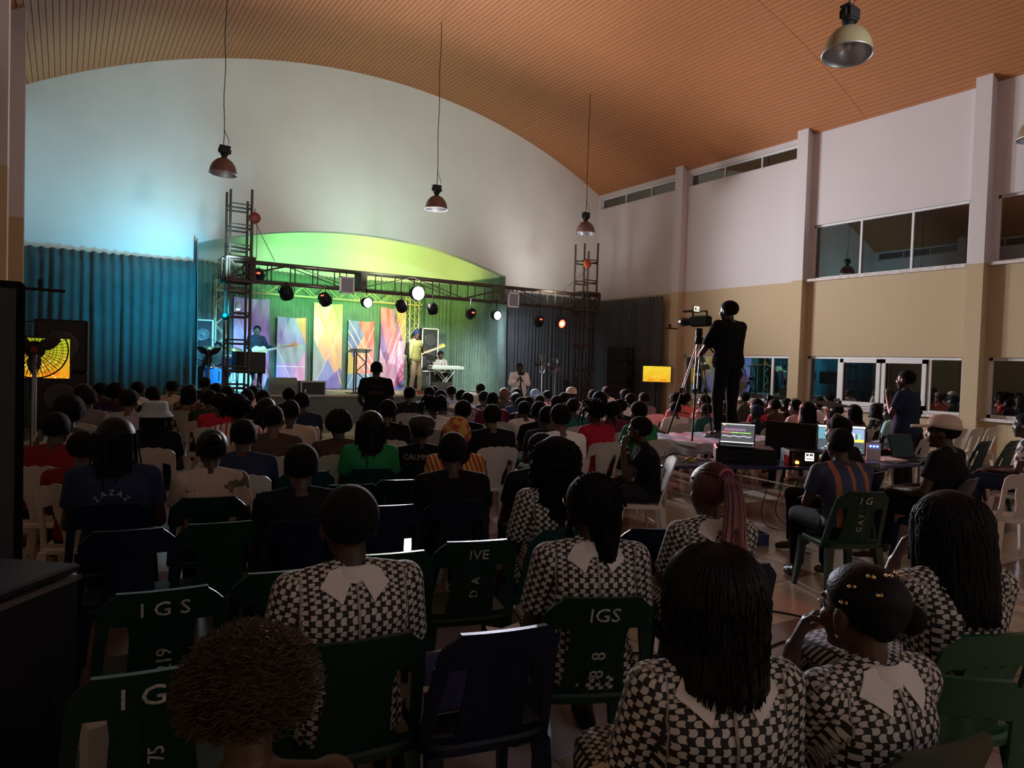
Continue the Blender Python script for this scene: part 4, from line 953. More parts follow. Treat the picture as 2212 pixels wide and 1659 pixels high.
def body_mesh(J, name='person', voxel=.012, female=False, dec=None, skinm=None):
    mb = MB(); torso(mb, J, PROF_F if female else PROF_M, .93); mb.cap(J['neck']-V(0, 0, .03), J['head']+V(0, -.01, -.02), .058 if not female else .050, .050 if not female else .044)
    add_head(mb, headM(J)); arms(mb, J, .92 if female else 1); legs(mb, J, .95)
    return solidify(mb, name, skinm or SKINS[0], voxel, 2, dec)
def shirt_mesh(J, m, female=False, voxel=.012, sleeve=.62, loose=1.0, long_=False, hem=-.12, puv=False, collar_t=.985, dec=None, sl_r=1.0):
    mb = MB(); prof = [(t, rx*1.06*loose+.004, ry*1.06*loose+.004) for t, rx, ry in (PROF_F if female else PROF_M)]
    prof = [q for q in prof if q[0] < .97]+[(collar_t, .075 if not female else .066, .066)]
    torso(mb, J, prof, 1.0, hem)
    for S in 'LR':
        a, e, w = J['sh'+S], J['el'+S], J['wr'+S]; A = (e-a).normalized(); inn = a.lerp(J['neck'], .35)
        mb.ell(a, (.068*sl_r,)*3); mb.cap(inn, a, .05, .062*sl_r); mb.cap(J['neck'].lerp(a, .20)+V(0, -.006, .002), a+V(0, 0, .008), .050, .056*sl_r)
        if long_:
            mb.tube([a, a.lerp(e, .5), e], [.066*sl_r, .060*sl_r, .054*sl_r], 14); mb.ell(e, (.054*sl_r,)*3); mb.tube([e, e.lerp(w, .5), e.lerp(w, .94)], [.053*sl_r, .048*sl_r, .040*sl_r], 14)
        elif sleeve > 0: mb.tube([a, a.lerp(e, sleeve*.5), a.lerp(e, sleeve)], [.067*sl_r, .065*sl_r, .064*sl_r], 14)
    me = solidify(mb, 'shirt', m, voxel, 3, dec)
    if puv:
        n = len(me.vertices); co = np.empty(n*3, np.float32); me.vertices.foreach_get('co', co); co = co.reshape(-1, 3)
        P, N = np.array(J['pelvis']), np.array(J['neck']); up = (N-P)/np.linalg.norm(N-P); sx = np.array((J['shR']-J['shL']).normalized()); fy = np.cross(up, sx)
        rel = co-P; v = rel@up; lx = rel@sx; ly = rel@fy; ang = np.arctan2(lx, -ly*1.5); uv = np.zeros((n, 3), np.float32); uv[:, 0] = ang*.165; uv[:, 1] = v
        nr = np.empty(n*3, np.float32); me.vertices.foreach_get('normal', nr); nr = nr.reshape(-1, 3); nx = nr@sx; sd = np.abs(nx) > .72; uv[:, 0] = np.where(sd, np.sign(lx)*(.13+(ly+.1)), lx); uv[:, 1] = v+(ly+.105)*1.0*np.clip((v-.34)/.1, 0, 1)
        for S in 'LR':
            a, e = np.array(J['sh'+S]), np.array(J['el'+S]); d = (e-a)/np.linalg.norm(e-a); r = co-a; t = r@d; perp = r-np.outer(t, d); dist = np.linalg.norm(perp, axis=1)
            s = (1 if S == 'R' else -1); out = (r@sx)*s; mask = (out > -.012)&(t > -.06)&(dist < .11)
            q1 = np.cross(d, sx*s); q1 /= np.linalg.norm(q1)+1e-9; q2 = np.cross(d, q1); a2 = np.arctan2(perp@q1, perp@q2)
            uv[mask, 0] = a2[mask]*.066+.5; uv[mask, 1] = -t[mask]
        at = me.attributes.new('puv', 'FLOAT_VECTOR', 'POINT'); at.data.foreach_set('vector', uv.ravel())
    return me
def trouser_mesh(J, m, voxel=.013, k=1.12, sho=True, dec=None):
    mb = MB(); torso(mb, J, [(-.17, .162, .125), (-.02, .18, .136), (.16, .166, .124)], 1.0)
    for S in 'LR':
        h, kn, an = J['hip'+S], J['kn'+S], J['an'+S]
        mb.cap(h, kn, .094*k/1.06, .070*k/1.06, 14); mb.ell(kn, (.07,)*3); mb.tube([kn, kn.lerp(an, .5), kn.lerp(an, .97)], [.068, .062, .052], 14)
    return solidify(mb, 'trousers', m, voxel, 2, dec)
def link_shoes(o, J, m):
    for S in 'LR': link('shoe', shoe_mesh(J, m, S), o)
def shoe_mesh(J, m, S0):
    q = MB()
    for S in S0:
        an, to = J['an'+S], J['to'+S]; d = (to-an); d.z = 0; d = d.normalized(); s = V(-d.y, d.x, 0); base = V(an.x, an.y, min(an.z, to.z)-.05); z0 = min(to.z-.03, an.z-.09)
        rings = []
        for t, w, h in ((-.07, .024, .05), (-.05, .036, .08), (0, .040, .085), (.06, .042, .06), (.12, .046, .045), (.165, .040, .035), (.19, .022, .022)):
            c = V(an.x, an.y, z0)+d*t; rings.append([c+s*(w*x)+V(0, 0, h*y) for x, y in ((-1, 0), (1, 0), (1.02, .35), (.75, .8), (.3, 1), (-.3, 1), (-.75, .8), (-1.02, .35))])
        q.loft(rings)
    return q.mesh('shoe', m, True)
# joints
def seated(lean=0, yaw=0, arms_='lap', female=False, pitch=0, sq=1.0, roll=0):
    nk = V(0, -.10+lean*.28, 1.0-.06*lean); w = (.165 if female else .185)*sq
    J = dict(pelvis=V(0, -.07, .53), neck=nk, hipL=V(-.09, -.04, .525), hipR=V(.09, -.04, .525), shL=nk+V(-w, .0, -.055), shR=nk+V(w, 0, -.055),
             head=nk+V(0, .045+lean*.03, .152), hyaw=yaw, hpitch=pitch, hroll=roll, bend=V(0, -.02-.03*lean, 0),
             knL=V(-.13, .38, .52), knR=V(.13, .38, .52), anL=V(-.13, .36, .10), anR=V(.13, .38, .10), toL=V(-.14, .50, .035), toR=V(.14, .52, .035))
    if arms_ == 'lap': J.update(elL=nk+V(-w-.05, .06, -.33), elR=nk+V(w+.05, .06, -.33), wrL=V(-.10, .22, .64), wrR=V(.10, .24, .64), hdL=V(.35, 1, -.15), hdR=V(-.35, 1, -.15))
    elif arms_ == 'fold': J.update(elL=nk+V(-w-.04, .08, -.30), elR=nk+V(w+.04, .08, -.30), wrL=V(.04, .17, .73), wrR=V(-.04, .14, .76), hdL=V(1, .1, 0), hdR=V(-1, .1, 0), huL=V(0, 1, .2), huR=V(0, 1, .2))
    elif arms_ == 'chin': J.update(elL=nk+V(-w-.0, .17, -.30), elR=nk+V(w+.04, .08, -.32), wrL=nk+V(-.07, .20, -.02), wrR=V(.08, .22, .63), hdL=V(.3, -.2, 1), huL=V(-.6, .8, 0), hdR=V(-.35, 1, -.15), curlL=.9)
    elif arms_ == 'low': J.update(elL=nk+V(-w-.03, .10, -.31), elR=nk+V(w+.03, .10, -.31), wrL=V(-.08, .34, .66), wrR=V(.08, .34, .66))
    return J
# hair
def hairline(p):       # local head coordinates; amount by which a hair vertex is kept outside
    x, y, z = p; return z-(-.055+.95*max(0, y+.045)+.25*max(0, -y-.08))
def hair_short(M, sc=1.0, thick=.008, n=28, m=18, seed=0, rough=0, m_=None, name='hair'):
    q = MB(); rnd = random.Random(seed); rings = []
    for i in range(1, m):
        t = PI*i/m; ring = []
        for k in range(n):
            a = 2*PI*k/n; d = V(math.sin(t)*math.cos(a), math.sin(t)*math.sin(a), math.cos(t)); p = V(d.x*(.076+thick), -.018+d.y*(.097+thick), .03+d.z*(.088+thick))
            h = hairline(p); f = 1 if h > .02 else max(.82, 1-(.02-h)*5)
            if rough and h > .0: f *= 1+rough*(rnd.random()-.3)
            ring.append(V(p.x*f*sc, (p.y+.018)*f*sc-.018, (p.z-.03)*f*sc+.03))
        rings.append([M @ v for v in ring])
    q.loft(rings); return q
def strand(q, p, d, L, r, n=6, sway=.02, rnd=random, nn=5, tip=.5, grav=1.0):
    P = [p]; v = d.normalized()
    for i in range(n): v = (v*(1-.5*grav)+V(0, 0, -1)*.5*grav+V(rnd.uniform(-1, 1), rnd.uniform(-1, 1), 0)*sway*4).normalized(); P.append(P[-1]+v*L/n)
    q.tube(P, [r*(1-(1-tip)*i/n) for i in range(n+1)], nn, False)
def hair_mesh(kind, M, seed=1):
    rnd = random.Random(seed); mt = M_HAIR; name = 'hair'; q = None
    loc = lambda x, y, z: M @ V(x, y, z)
    if kind in ('short', 'low', 'headphones'): q = hair_short(M, thick=.010 if kind != 'low' else .005)
    elif kind == 'bald': q = hair_short(M, thick=.0015)
    elif kind in ('afro', 'curly'):
        q = hair_short(M, thick=.035 if kind == 'afro' else .03, rough=.10, seed=seed, n=36, m=24)
        if kind == 'curly':
            for k in range(70):
                a = rnd.uniform(PI*.95, 2.05*PI); t = rnd.uniform(.6, 2.0); p = loc(.1*math.sin(t)*math.cos(a), -.02+.12*math.sin(t)*math.sin(a), .03+.11*math.cos(t)); strand(q, p, (p-loc(0, 0, 0)), .09, .010, 4, .12, rnd)
    elif kind == 'bun':
        q = hair_short(M, thick=.009); q.ell((0, -.10, .07), (.045, .045, .042), M); mt = M_HAIRS
    elif kind == 'topbun':
        q = hair_short(M, thick=.012); q.ell((0, -.09, .13), (.05, .05, .045), M, 16, 10)
    elif kind in ('long', 'bob'):
        q = hair_short(M, thick=.018, n=36); L = .40 if kind == 'long' else .19; mt = M_HAIRS
        rings = []
        for j in range(10):
            v = j/9; ring = []
            for k in range(24):
                a = PI*.86+(PI*1.28)*k/23; w = .088+.03*v; ring.append((a, w))
            out = [loc(w*math.cos(a), -.018+(.105+.015*v)*math.sin(a), .06-L*v) for a, w in ring]; inn = [loc(w*.72*math.cos(a), -.018+(.105)*.6*math.sin(a), .06-L*v+.01) for a, w in reversed(ring)]
            rings.append(out+inn)
        q.loft(rings)
        for k in range(40): a = rnd.uniform(PI*.9, 2.1*PI); p = loc(.10*math.cos(a), -.018+.11*math.sin(a), .05); strand(q, p, V(0, 0, -1), L+rnd.uniform(0, .05), .006, 5, .03, rnd)
    elif kind in ('locks', 'locks_big'):
        q = hair_short(M, thick=.014, rough=.06); R_ = 1.25 if kind == 'locks_big' else 1.0
        for k in range(75):
            a = rnd.uniform(PI*.8, 2.2*PI); t = rnd.uniform(.3, 1.6); p = loc(.085*math.sin(t)*math.cos(a), -.018+.105*math.sin(t)*math.sin(a), .03+.09*math.cos(t)); strand(q, p, (p-loc(0, 0, .0))*R_, (.13+.05*rnd.random())*R_, .0085, 5, .06, rnd, grav=.75)
    elif kind == 'ropes':
        q = hair_short(M, thick=.010); mt = mat('reddish_rope_hair', (.16, .045, .03), .6)
        for k in range(34):
            a = rnd.uniform(PI*.95, 2.05*PI); t = rnd.uniform(.2, 1.4); p = loc(.085*math.sin(t)*math.cos(a), -.018+.105*math.sin(t)*math.sin(a), .03+.095*math.cos(t)); e = loc(rnd.uniform(-.03, .03), -.12, rnd.uniform(-.1, .0)); m2 = p.lerp(e, .5)+(p-loc(0, 0, 0))*.2; q.tube([p, m2, e, e+V(0, 0, -.05)], .008, 5)
    return q.mesh('hair', mt, True) if q else None
def hat_mesh(kind, M):
    q = MB(); loc = lambda x, y, z: M @ V(x, y, z)
    def rg(rx, ry, z, cy=-.018, tilt=0, n=28): return [loc(rx*math.cos(2*PI*k/n), cy+ry*math.sin(2*PI*k/n), z+tilt*math.sin(2*PI*k/n)) for k in range(n)]
    if kind == 'cap':
        q.loft([rg(.087, .108, .035, tilt=.012), rg(.088, .109, .06, tilt=.008), rg(.080, .098, .10), rg(.055, .068, .128), rg(.02, .025, .138)])
        top = []
        for j in range(6):
            v = j/5; ww = .078*math.cos(v*1.1); top.append([loc(ww*x, .07+.125*v, .052-.012*v-.015*x*x+(.006 if s else -.0)) for s in (1, 0) for x in ((-1, -.5, 0, .5, 1) if s else (1, .5, 0, -.5, -1))])
        q.loft(top); return q.mesh('cap', mat('beige_cap', (.55, .44, .36), .8), True)
    if kind == 'bucket':
        q.loft([rg(.135, .158, .005), rg(.10, .122, .055), rg(.094, .113, .115), rg(.082, .10, .128), rg(.03, .04, .131)]); q.loft([rg(.135, .158, .003), rg(.139, .162, .001), rg(.139, .162, .009), rg(.135, .158, .010)], False, True)
        return q.mesh('bucket_hat', mat('grey_blue_felt', (.30, .34, .38), .9, bump=.2), False)
    if kind in ('beanie', 'beanie_blue'):
        q.loft([rg(.084, .106, -.01), rg(.088, .11, .02), rg(.088, .109, .06), rg(.074, .09, .11), rg(.04, .05, .137), rg(.01, .01, .142)])
        return q.mesh('beanie', CL['navy'] if kind == 'beanie' else mat('blue_turban', (.2, .3, .42), .8), True)
    if kind == 'headwrap':
        rings = []
        for j in range(14):
            t = .12+2.1*j/13; r = []
            for k in range(36):
                a = 2*PI*k/36; w = 1+.05*math.sin(5*t+2*a+math.sin(3*a)); r.append(loc(.098*math.sin(t)*math.cos(a)*w, -.03+.12*math.sin(t)*math.sin(a)*w, .035+.115*math.cos(t)*w))
            rings.append(r)
        q.loft(rings); return q.mesh('headwrap', CL['orangefloral'], True)
    if kind == 'beret':
        q.loft([rg(.082, .104, .02), rg(.10, .125, .04, -.03, .01), rg(.105, .13, .075, -.035), rg(.08, .10, .115, -.03), rg(.02, .03, .13, -.03)]); q.ell((.02, -.16, .02), (.045, .045, .04), M)
        return q.mesh('beret', mat('black_beret', (.014, .013, .014), .9), True)
    if kind == 'headphones':
        pts = [loc(.092*math.cos(a), -.01, .03+.115*math.sin(a)) for a in [PI*i/14 for i in range(15)]]; q.tube(pts, .009, 6)
        for s in (-1, 1): q.ell((s*.088, -.008, -.012), (.018, .034, .042), M)
        return q.mesh('headphones', mat('grey_plastic', (.16, .16, .19), .35), True)
def add_eyes(par, M, m=None):
    q = MB()
    for s in (-1, 1): q.ell((s*.031, .0835, .0), (.0115, .008, .0075), M, 10, 8)
    link('eyes', q.mesh('eyes', mat('eye_white', (.6, .57, .52), .25), True), par)
    q = MB()
    for s in (-1, 1): q.ell((s*.031, .0905, .0), (.005, .003, .005), M, 8, 6)
    link('pupils', q.mesh('pupils', mat('pupil', (.01, .008, .007), .2), True), par)

# ---------------------------------------------------------------- chairs
M_WHITEP = mat('white_plastic', (.60, .56, .50), .35, var=.05); M_GREENP = mat('green_plastic', (.002, .026, .013), .4); M_LEAFP = mat('bright_green_plastic', (.003, .06, .026), .4); M_BLUEP = mat('blue_chair_plastic', (.004, .009, .032), .4)
M_TEALP = mat('teal_plastic', (.004, .04, .045), .4); M_CREAMP = mat('cream_plastic', (.72, .66, .45), .35)
ZB = .43
def back_y(u, z): return -.195-.115*(z-ZB)/.41-.02*((z-ZB)/.41)**2+.55*u*u
def strip(q, lev, nu=6, th=.014, rib=None):      # lev: (z, uL, uR)
    rings = []
    vsF = []; vsB = []
    for z, a, b in lev:
        for i in range(nu+1):
            u = a+(b-a)*i/nu; y = back_y(u, z); yr = -(rib(u) if rib else 0)
            zz = z(u) if callable(z) else z
            vsF.append((u, y+th, zz)); vsB.append((u, y+yr, zz))
    n = nu+1; m = len(lev); N = len(vsF); fs = []
    for j in range(m-1):
        for i in range(nu):
            a = j*n+i; fs.append((a, a+n, a+n+1, a+1)); fs.append((N+a, N+a+1, N+a+n+1, N+a+n))
    for j in range(m-1):
        a = j*n; fs.append((a, N+a, N+a+n, a+n)); b = j*n+nu; fs.append((b, b+n, N+b+n, N+b))
    for i in range(nu): fs.append((i, i+1, N+i+1, N+i)); a = (m-1)*n+i; fs.append((a, N+a, N+a+1, a+1))
    q.add(vsF+vsB, fs)
def chair_meshes(style, m):
    b = MB()
    if style == 'plain':
        rib = lambda u: .004 if abs((abs(u) % .07)-.035) < .012 else 0
        strip(b, [(.715, -.212, .212), (.74, -.211, .211), (.785, -.206, .206), (.815, -.180, .180), (.840, -.150, .150)], 14)
        strip(b, [(.838, -.153, .153), (.848, -.148, .148)], 8, .022)
        for s in (-1, 1):
            l = [(ZB-.02, s*.238, s*.200), (.60, s*.224, s*.184), (.72, s*.212, s*.168)]; strip(b, [(z, min(a, c), max(a, c)) for z, a, c in l], 2, .02)
        strip(b, [(ZB, -.125, .125), (.56, -.112, .112), (.66, -.106, .106), (.72, -.112, .112)], 16, .012, rib)
        strip(b, [(ZB-.03, -.23, .23), (ZB+.03, -.228, .228)], 8, .02)
    else:
        top = lambda u: .815+.045*(1-(u/.215)**4)+.012*abs(math.sin(5*PI*(u+.215)/.43))
        nu = 24; F = []; B = []
        for lv in range(4):
            for i in range(nu+1):
                u = -.215+.43*i/nu; z = .70+(top(u)-.70)*lv/3
                if lv == 0: z = .70+.035*(1-abs(abs(u)-.10)/.1) if abs(u) < .2 else .70
                F.append((u, back_y(u, z)+.014, z)); B.append((u, back_y(u, z), z))
        n = nu+1; N = len(F); fs = []
        for j in range(3):
            for i in range(nu): a = j*n+i; fs += [(a, a+n, a+n+1, a+1), (N+a, N+a+1, N+a+n+1, N+a+n)]
            a = j*n; fs.append((a, N+a, N+a+n, a+n)); c = a+nu; fs.append((c, c+n, N+c+n, N+c))
        for i in range(nu): fs.append((i, i+1, N+i+1, N+i)); a = 3*n+i; fs.append((a, N+a, N+a+1, a+1))
        b.add(F+B, fs)
        for s in (-1, 1):
            l = [(ZB-.02, s*.215, s*.180), (.55, s*.205, s*.168), (.64, s*.208, s*.176), (.72, s*.215, s*.172)]; strip(b, [(z, min(a, c), max(a, c)) for z, a, c in l], 2, .018)
        rib = lambda u: .004 if abs(abs(u)-.05) < .012 else 0
        strip(b, [(ZB, -.075, .075), (.50, -.072, .072), (.58, -.082, .082), (.66, -.108, .108), (.73, -.115, .115)], 12, .012, rib)
        strip(b, [(ZB-.03, -.215, .215), (ZB+.03, -.215, .215)], 8, .02)
    back_ = b.mesh('backrest', m); back_.polygons.foreach_set('use_smooth', [True]*len(back_.polygons)); 
    try: back_.set_sharp_from_angle(angle=.6)
    except Exception: pass
    s = MB(); rings = []
    for z, k in ((.395, .94), (.40, 1.0), (.425, 1.0), (.435, .95)):
        rings.append([V(.225*k*math.copysign(abs(math.cos(a))**.4, math.cos(a)), .215*k*math.copysign(abs(math.sin(a))**.4, math.sin(a))-.0, z) for a in [2*PI*i/28 for i in range(28)]])
    s.loft(rings); seat = s.mesh('seat', m)
    lg = MB(); lg.loft([[V(x*w+ox, y*w+oy, z) for x, y in ((-1, -1), (1, -1), (1, 1), (-1, 1))] for z, w, ox, oy in ((0, .016, .035, -.06), (.2, .021, .018, -.03), (.41, .028, 0, 0))]); legb = lg.mesh('leg', m)
    lg = MB(); lg.loft([[V(x*w+ox, y*w+oy, z) for x, y in ((-1, -1), (1, -1), (1, 1), (-1, 1))] for z, w, ox, oy in ((0, .016, .035, .05), (.2, .021, .018, .02), (.41, .028, 0, 0))]); legf = lg.mesh('leg', m)
    return dict(seat=seat, back=back_, legb=legb, legf=legf)
CH = {'white': chair_meshes('scallop', M_WHITEP), 'cream': chair_meshes('scallop', M_CREAMP), 'green': chair_meshes('plain', M_GREENP), 'leaf': chair_meshes('plain', M_LEAFP), 'blue': chair_meshes('plain', M_BLUEP), 'teal': chair_meshes('plain', M_TEALP)}
_TXT = {}
def text_mesh(s, size, m, depth=.0015):
    k = (s, size, m.name)
    if k not in _TXT:
        c = bpy.data.curves.new('t', 'FONT'); c.body = s; c.size = size; c.align_x = 'CENTER'; c.align_y = 'CENTER'; c.extrude = depth; c.resolution_u = 2
        o = bpy.data.objects.new('t', c); COL.objects.link(o); dg = bpy.context.evaluated_depsgraph_get(); me = bpy.data.meshes.new_from_object(o.evaluated_get(dg))
        bpy.data.objects.remove(o); me.name = 'lettering'; me.materials.clear(); me.materials.append(m); _TXT[k] = me
    return _TXT[k]
M_STENCIL = mat('worn_white_stencil', (.42, .42, .38), .8, var=.5, vscale=40)
def chair(x, y, rz, kind, label, group='plastic chairs of the audience', letters=None, tilt=0):
    t = thing('plastic_chair', label, 'chair', (x, y, 0), rz, group); c = CH[kind]
    link('seat', c['seat'], t); link('backrest', c['back'], t)
    for sx in (-1, 1):
        link('leg', c['legb'], t, M=T(sx*.19, -.19, 0) @ (Matrix.Identity(4) if sx > 0 else Matrix.Diagonal((-1, 1, 1, 1))))
        link('leg', c['legf'], t, M=T(sx*.19, .18, 0) @ (Matrix.Identity(4) if sx > 0 else Matrix.Diagonal((-1, 1, 1, 1))))
    if letters:
        for s, z, size, rot in letters:
            me = text_mesh(s, size, M_STENCIL); y_ = back_y(0, z)
            link('stencil_lettering', me, t, M=T(.01, y_-.007, z) @ RX(PI/2+.33) @ RZ(rot))
    return t
AUD = [(0.14,5.45,1.17,'short','darkred'),
(1.12,5.45,1.24,'short','navy'),
(3.98,5.45,1.33,'short','white'),
(10.08,5.45,1.25,'bun','black'),
(-0.06,6.31,1.24,'short','darkred'),
(1.55,6.31,1.28,'bald','brown'),
(3.74,6.31,1.27,'short','black'),
(4.45,6.31,1.25,'short','suit'),
(5.10,6.31,1.30,'locks_big','red'),
(5.84,6.31,1.31,'short','green'),
(8.95,6.31,1.28,'long','black'),
(9.63,6.31,1.16,'short','cream'),
(11.07,6.31,1.23,'bun','mint'),
(10.45,6.53,1.22,'long','maroon'),
(4.78,6.95,1.26,'short','black'),
(0.06,7.17,1.28,'afro','greywhite'),
(0.72,7.17,1.25,'bucket','script_black'),
(1.42,7.17,1.30,'curly','striped'),
(1.93,7.17,1.27,'low','cream'),
(2.95,7.17,1.27,'short','black'),
(3.86,7.17,1.26,'short','black'),
(6.09,7.17,1.25,'short','maroon'),
(8.95,7.17,1.17,'beanie','navy'),
(10.03,7.17,1.28,'headphones','pink'),
(11.05,7.17,1.19,'short','maroon'),
(12.14,7.17,1.19,'bob','blackwhite'),
(1.90,8.03,1.23,'bob','black'),
(3.92,8.03,1.26,'locks','white'),
(5.29,8.03,1.20,'short','tank'),
(6.09,8.03,1.23,'short','teal'),
(6.94,8.03,1.22,'short','black'),
(8.09,8.03,1.18,'low','white'),
(8.79,8.03,1.15,'short','teal'),
(9.40,8.03,1.22,'low','black'),
(10.01,8.03,1.23,'short','red'),
(10.55,8.03,1.23,'short','brown'),
(11.73,8.03,1.26,'short','white'),
(11.17,8.25,1.23,'short','black'),
(0.64,8.89,1.28,'short','lilac'),
(1.59,8.89,1.25,'low','red'),
(2.53,8.89,1.27,'short','navy'),
(4.45,8.89,1.24,'short','greyfloral'),
(5.29,8.89,1.28,'bald','maroon'),
(5.79,8.89,1.20,'short','black'),
(6.45,8.89,1.23,'short','white'),
(7.16,8.89,1.19,'bald','white'),
(7.93,8.89,1.27,'low','white'),
(8.98,8.89,1.26,'curly','coral'),
(9.67,8.89,1.25,'short','pink'),
(11.42,8.89,1.25,'headphones','brown'),
(13.41,8.89,1.29,'short','rust'),
(4.76,9.53,1.27,'short','grey'),
(0.27,9.75,1.25,'short','grey'),
(1.58,9.75,1.25,'short','darkgreen'),
(2.26,9.75,1.25,'short','black'),
(5.34,9.75,1.23,'bun','greyfloral'),
(6.47,9.75,1.16,'short','cream'),
(7.20,9.75,1.24,'bald','cream'),
(7.96,9.75,1.23,'curly','white'),
(9.12,9.75,1.26,'low','grey'),
(10.21,9.75,1.26,'short','coral'),
(11.06,9.75,1.25,'short','coral'),
(11.83,9.75,1.27,'short','olive'),
(5.58,10.39,1.24,'short','white'),
(0.19,10.61,1.26,'headphones','black'),
(1.00,10.61,1.26,'short','black'),
(2.24,10.61,1.22,'short','cream'),
(2.85,10.61,1.24,'short','black'),
(4.75,10.61,1.27,'short','suit'),
(6.17,10.61,1.22,'short','navyyellow'),
(6.79,10.61,1.19,'bun','blue'),
(7.29,10.61,1.14,'short','white'),
(8.00,10.61,1.28,'cap','white'),
(8.52,10.61,1.25,'low','white'),
(9.34,10.61,1.24,'curly','black'),
(0.02,11.47,1.27,'short','black'),
(0.66,11.47,1.22,'afro','purple'),
(1.62,11.47,1.23,'bob','brownfloral'),
(2.13,11.47,1.23,'short','charcoal'),
(5.51,11.47,1.24,'short','lightblue'),
(7.06,11.47,1.23,'ropes','olive'),
(8.06,11.47,1.19,'low','pink'),
(7.78,12.11,1.21,'short','blue'),
(0.51,12.33,1.22,'short','brown'),
(1.01,12.33,1.24,'short','white'),
(2.13,12.33,1.23,'short','black'),
(2.69,12.33,1.21,'bald','white'),
(6.40,12.33,1.23,'short','lightblue'),
(8.35,12.33,1.16,'beanie_blue','white'),
(10.32,12.33,1.26,'low','white'),
(1.59,13.19,1.23,'short','cream'),
(6.48,13.19,1.21,'low','grey'),
(7.52,13.19,1.26,'short','cream'),
(2.23,14.05,1.27,'short','black')]

# ---------------------------------------------------------------- the seated crowd
def build_template(**k):
    fem = k.pop('female', False); J = seated(female=fem, **k)
    return dict(J=J, female=fem, body=body_mesh(J, 'person', .0125, fem), shirt=shirt_mesh(J, CL['black'], fem, .0135), long=None, tr=trouser_mesh(J, CL['charcoal'], .016), M=headM(J), hair={}, hat={})
TPL = [build_template(), build_template(yaw=.35), build_template(yaw=-.3, arms_='fold'), build_template(lean=.35, arms_='low', pitch=-.1), build_template(female=True, yaw=.1), build_template(female=True, yaw=-.35, roll=.08), build_template(arms_='chin', pitch=.05, lean=.15)]
def with_mat(o, m):
    o.material_slots[0].link = 'OBJECT'; o.material_slots[0].material = m
HT = 1.27
def place(tp, x, y, rz, top, hair, shirt, label, group, skin_=0, hat=None, trous='charcoal', name='person'):
    s = top/1.270; s = max(.86, min(1.12, s)); 
    o = link(name, tp['body'], None, loc=(x, y, 0), rz=rz, label=label, cat='person', group=group); o.scale = (.5+.5*s, .5+.5*s, s); with_mat(o, SKINS[skin_])
    sh = link('shirt', tp['shirt'], o); with_mat(sh, CL[shirt]); tr = link('trousers', tp['tr'], o); with_mat(tr, CL[trous])
    if hair:
        if hair not in tp['hair']: tp['hair'][hair] = hair_mesh(hair, tp['M'], 3)
        link('hair', tp['hair'][hair], o)
    if hat:
        if hat not in tp['hat']: tp['hat'][hat] = hat_mesh(hat, tp['M'])
        link({'beanie_blue': 'turban'}.get(hat, hat), tp['hat'][hat], o)
    return o
HW = {'short': 'short cropped hair', 'low': 'very low cut hair', 'bald': 'shaven head', 'afro': 'rounded afro', 'curly': 'curly hair', 'bun': 'hair in a bun', 'long': 'long dark hair', 'bob': 'bobbed hair', 'locks': 'chin length twists', 'locks_big': 'big spread twists', 'ropes': 'reddish rope twists',
      'cap': 'beige cap', 'bucket': 'grey bucket hat', 'beanie': 'navy beanie', 'beanie_blue': 'blue grey head covering', 'headphones': 'headphones', 'topbun': 'top knot'}
SW = dict(darkred='dark red', brownfloral='brown floral', greyfloral='grey floral', lightblue='pale blue', suit='black suit', tank='white sleeveless', navyyellow='navy and yellow', greywhite='grey and white', blackwhite='black and white', script_black='black', darkgreen='dark green')
rnd = random.Random(11)
ORD = ['first', 'second', 'third', 'fourth', 'fifth', 'sixth', 'seventh', 'eighth', 'ninth', 'tenth', 'eleventh', 'twelfth', 'thirteenth', 'fourteenth', 'fifteenth']
seen = {}
for i, (x, y, top, h, s) in enumerate(AUD):
    k = (h, s); seen.setdefault(k, []).append((x, i))
def side(x, y):
    px = (x*math.cos(YAW)-y*math.sin(YAW))/(x*math.sin(YAW)+y*math.cos(YAW))     # bearing from the photographer
    return px
order = {}
for k, v in seen.items():
    v = sorted(v, key=lambda q: side(AUD[q[1]][0], AUD[q[1]][1]))
    for j, q in enumerate(v): order[q[1]] = (j, len(v))
for i, (x, y, top, h, s) in enumerate(AUD):
    hat = h if h in ('cap', 'bucket', 'beanie', 'beanie_blue', 'headphones') else None
    hair = {'cap': 'short', 'bucket': 'long', 'beanie': None, 'beanie_blue': None, 'headphones': 'short'}.get(h, h)
    fem = h in ('bun', 'long', 'bob', 'ropes', 'locks_big', 'bucket', 'curly')
    tp = TPL[rnd.choice((4, 5))] if fem else TPL[rnd.choice((0, 0, 1, 2, 3, 6, 0))]
    face = math.atan2(8-x, 19-y); rz = -face*.75+rnd.uniform(-.12, .12)
    j, n = order[i]; who = '%s, %s top' % (HW[h], SW.get(s, s)); who = who.replace('black suit top', 'black suit')
    pos = '' if n == 1 else (', leftmost of %d' % n if j == 0 else (', rightmost of %d' % n if j == n-1 else ', %s from left of %d' % (ORD[j], n)))
    lab = 'seated person, %s%s' % (who, pos)
    o = place(tp, x, y, rz, top, hair, s, lab, 'seated audience', rnd.choice((0, 0, 1, 1, 2)), hat, rnd.choice(('charcoal', 'navy', 'black')))
    kind = 'white'
    chair(x, y, rz, kind, 'white chair under %s%s' % (who, pos), 'occupied white plastic chairs')

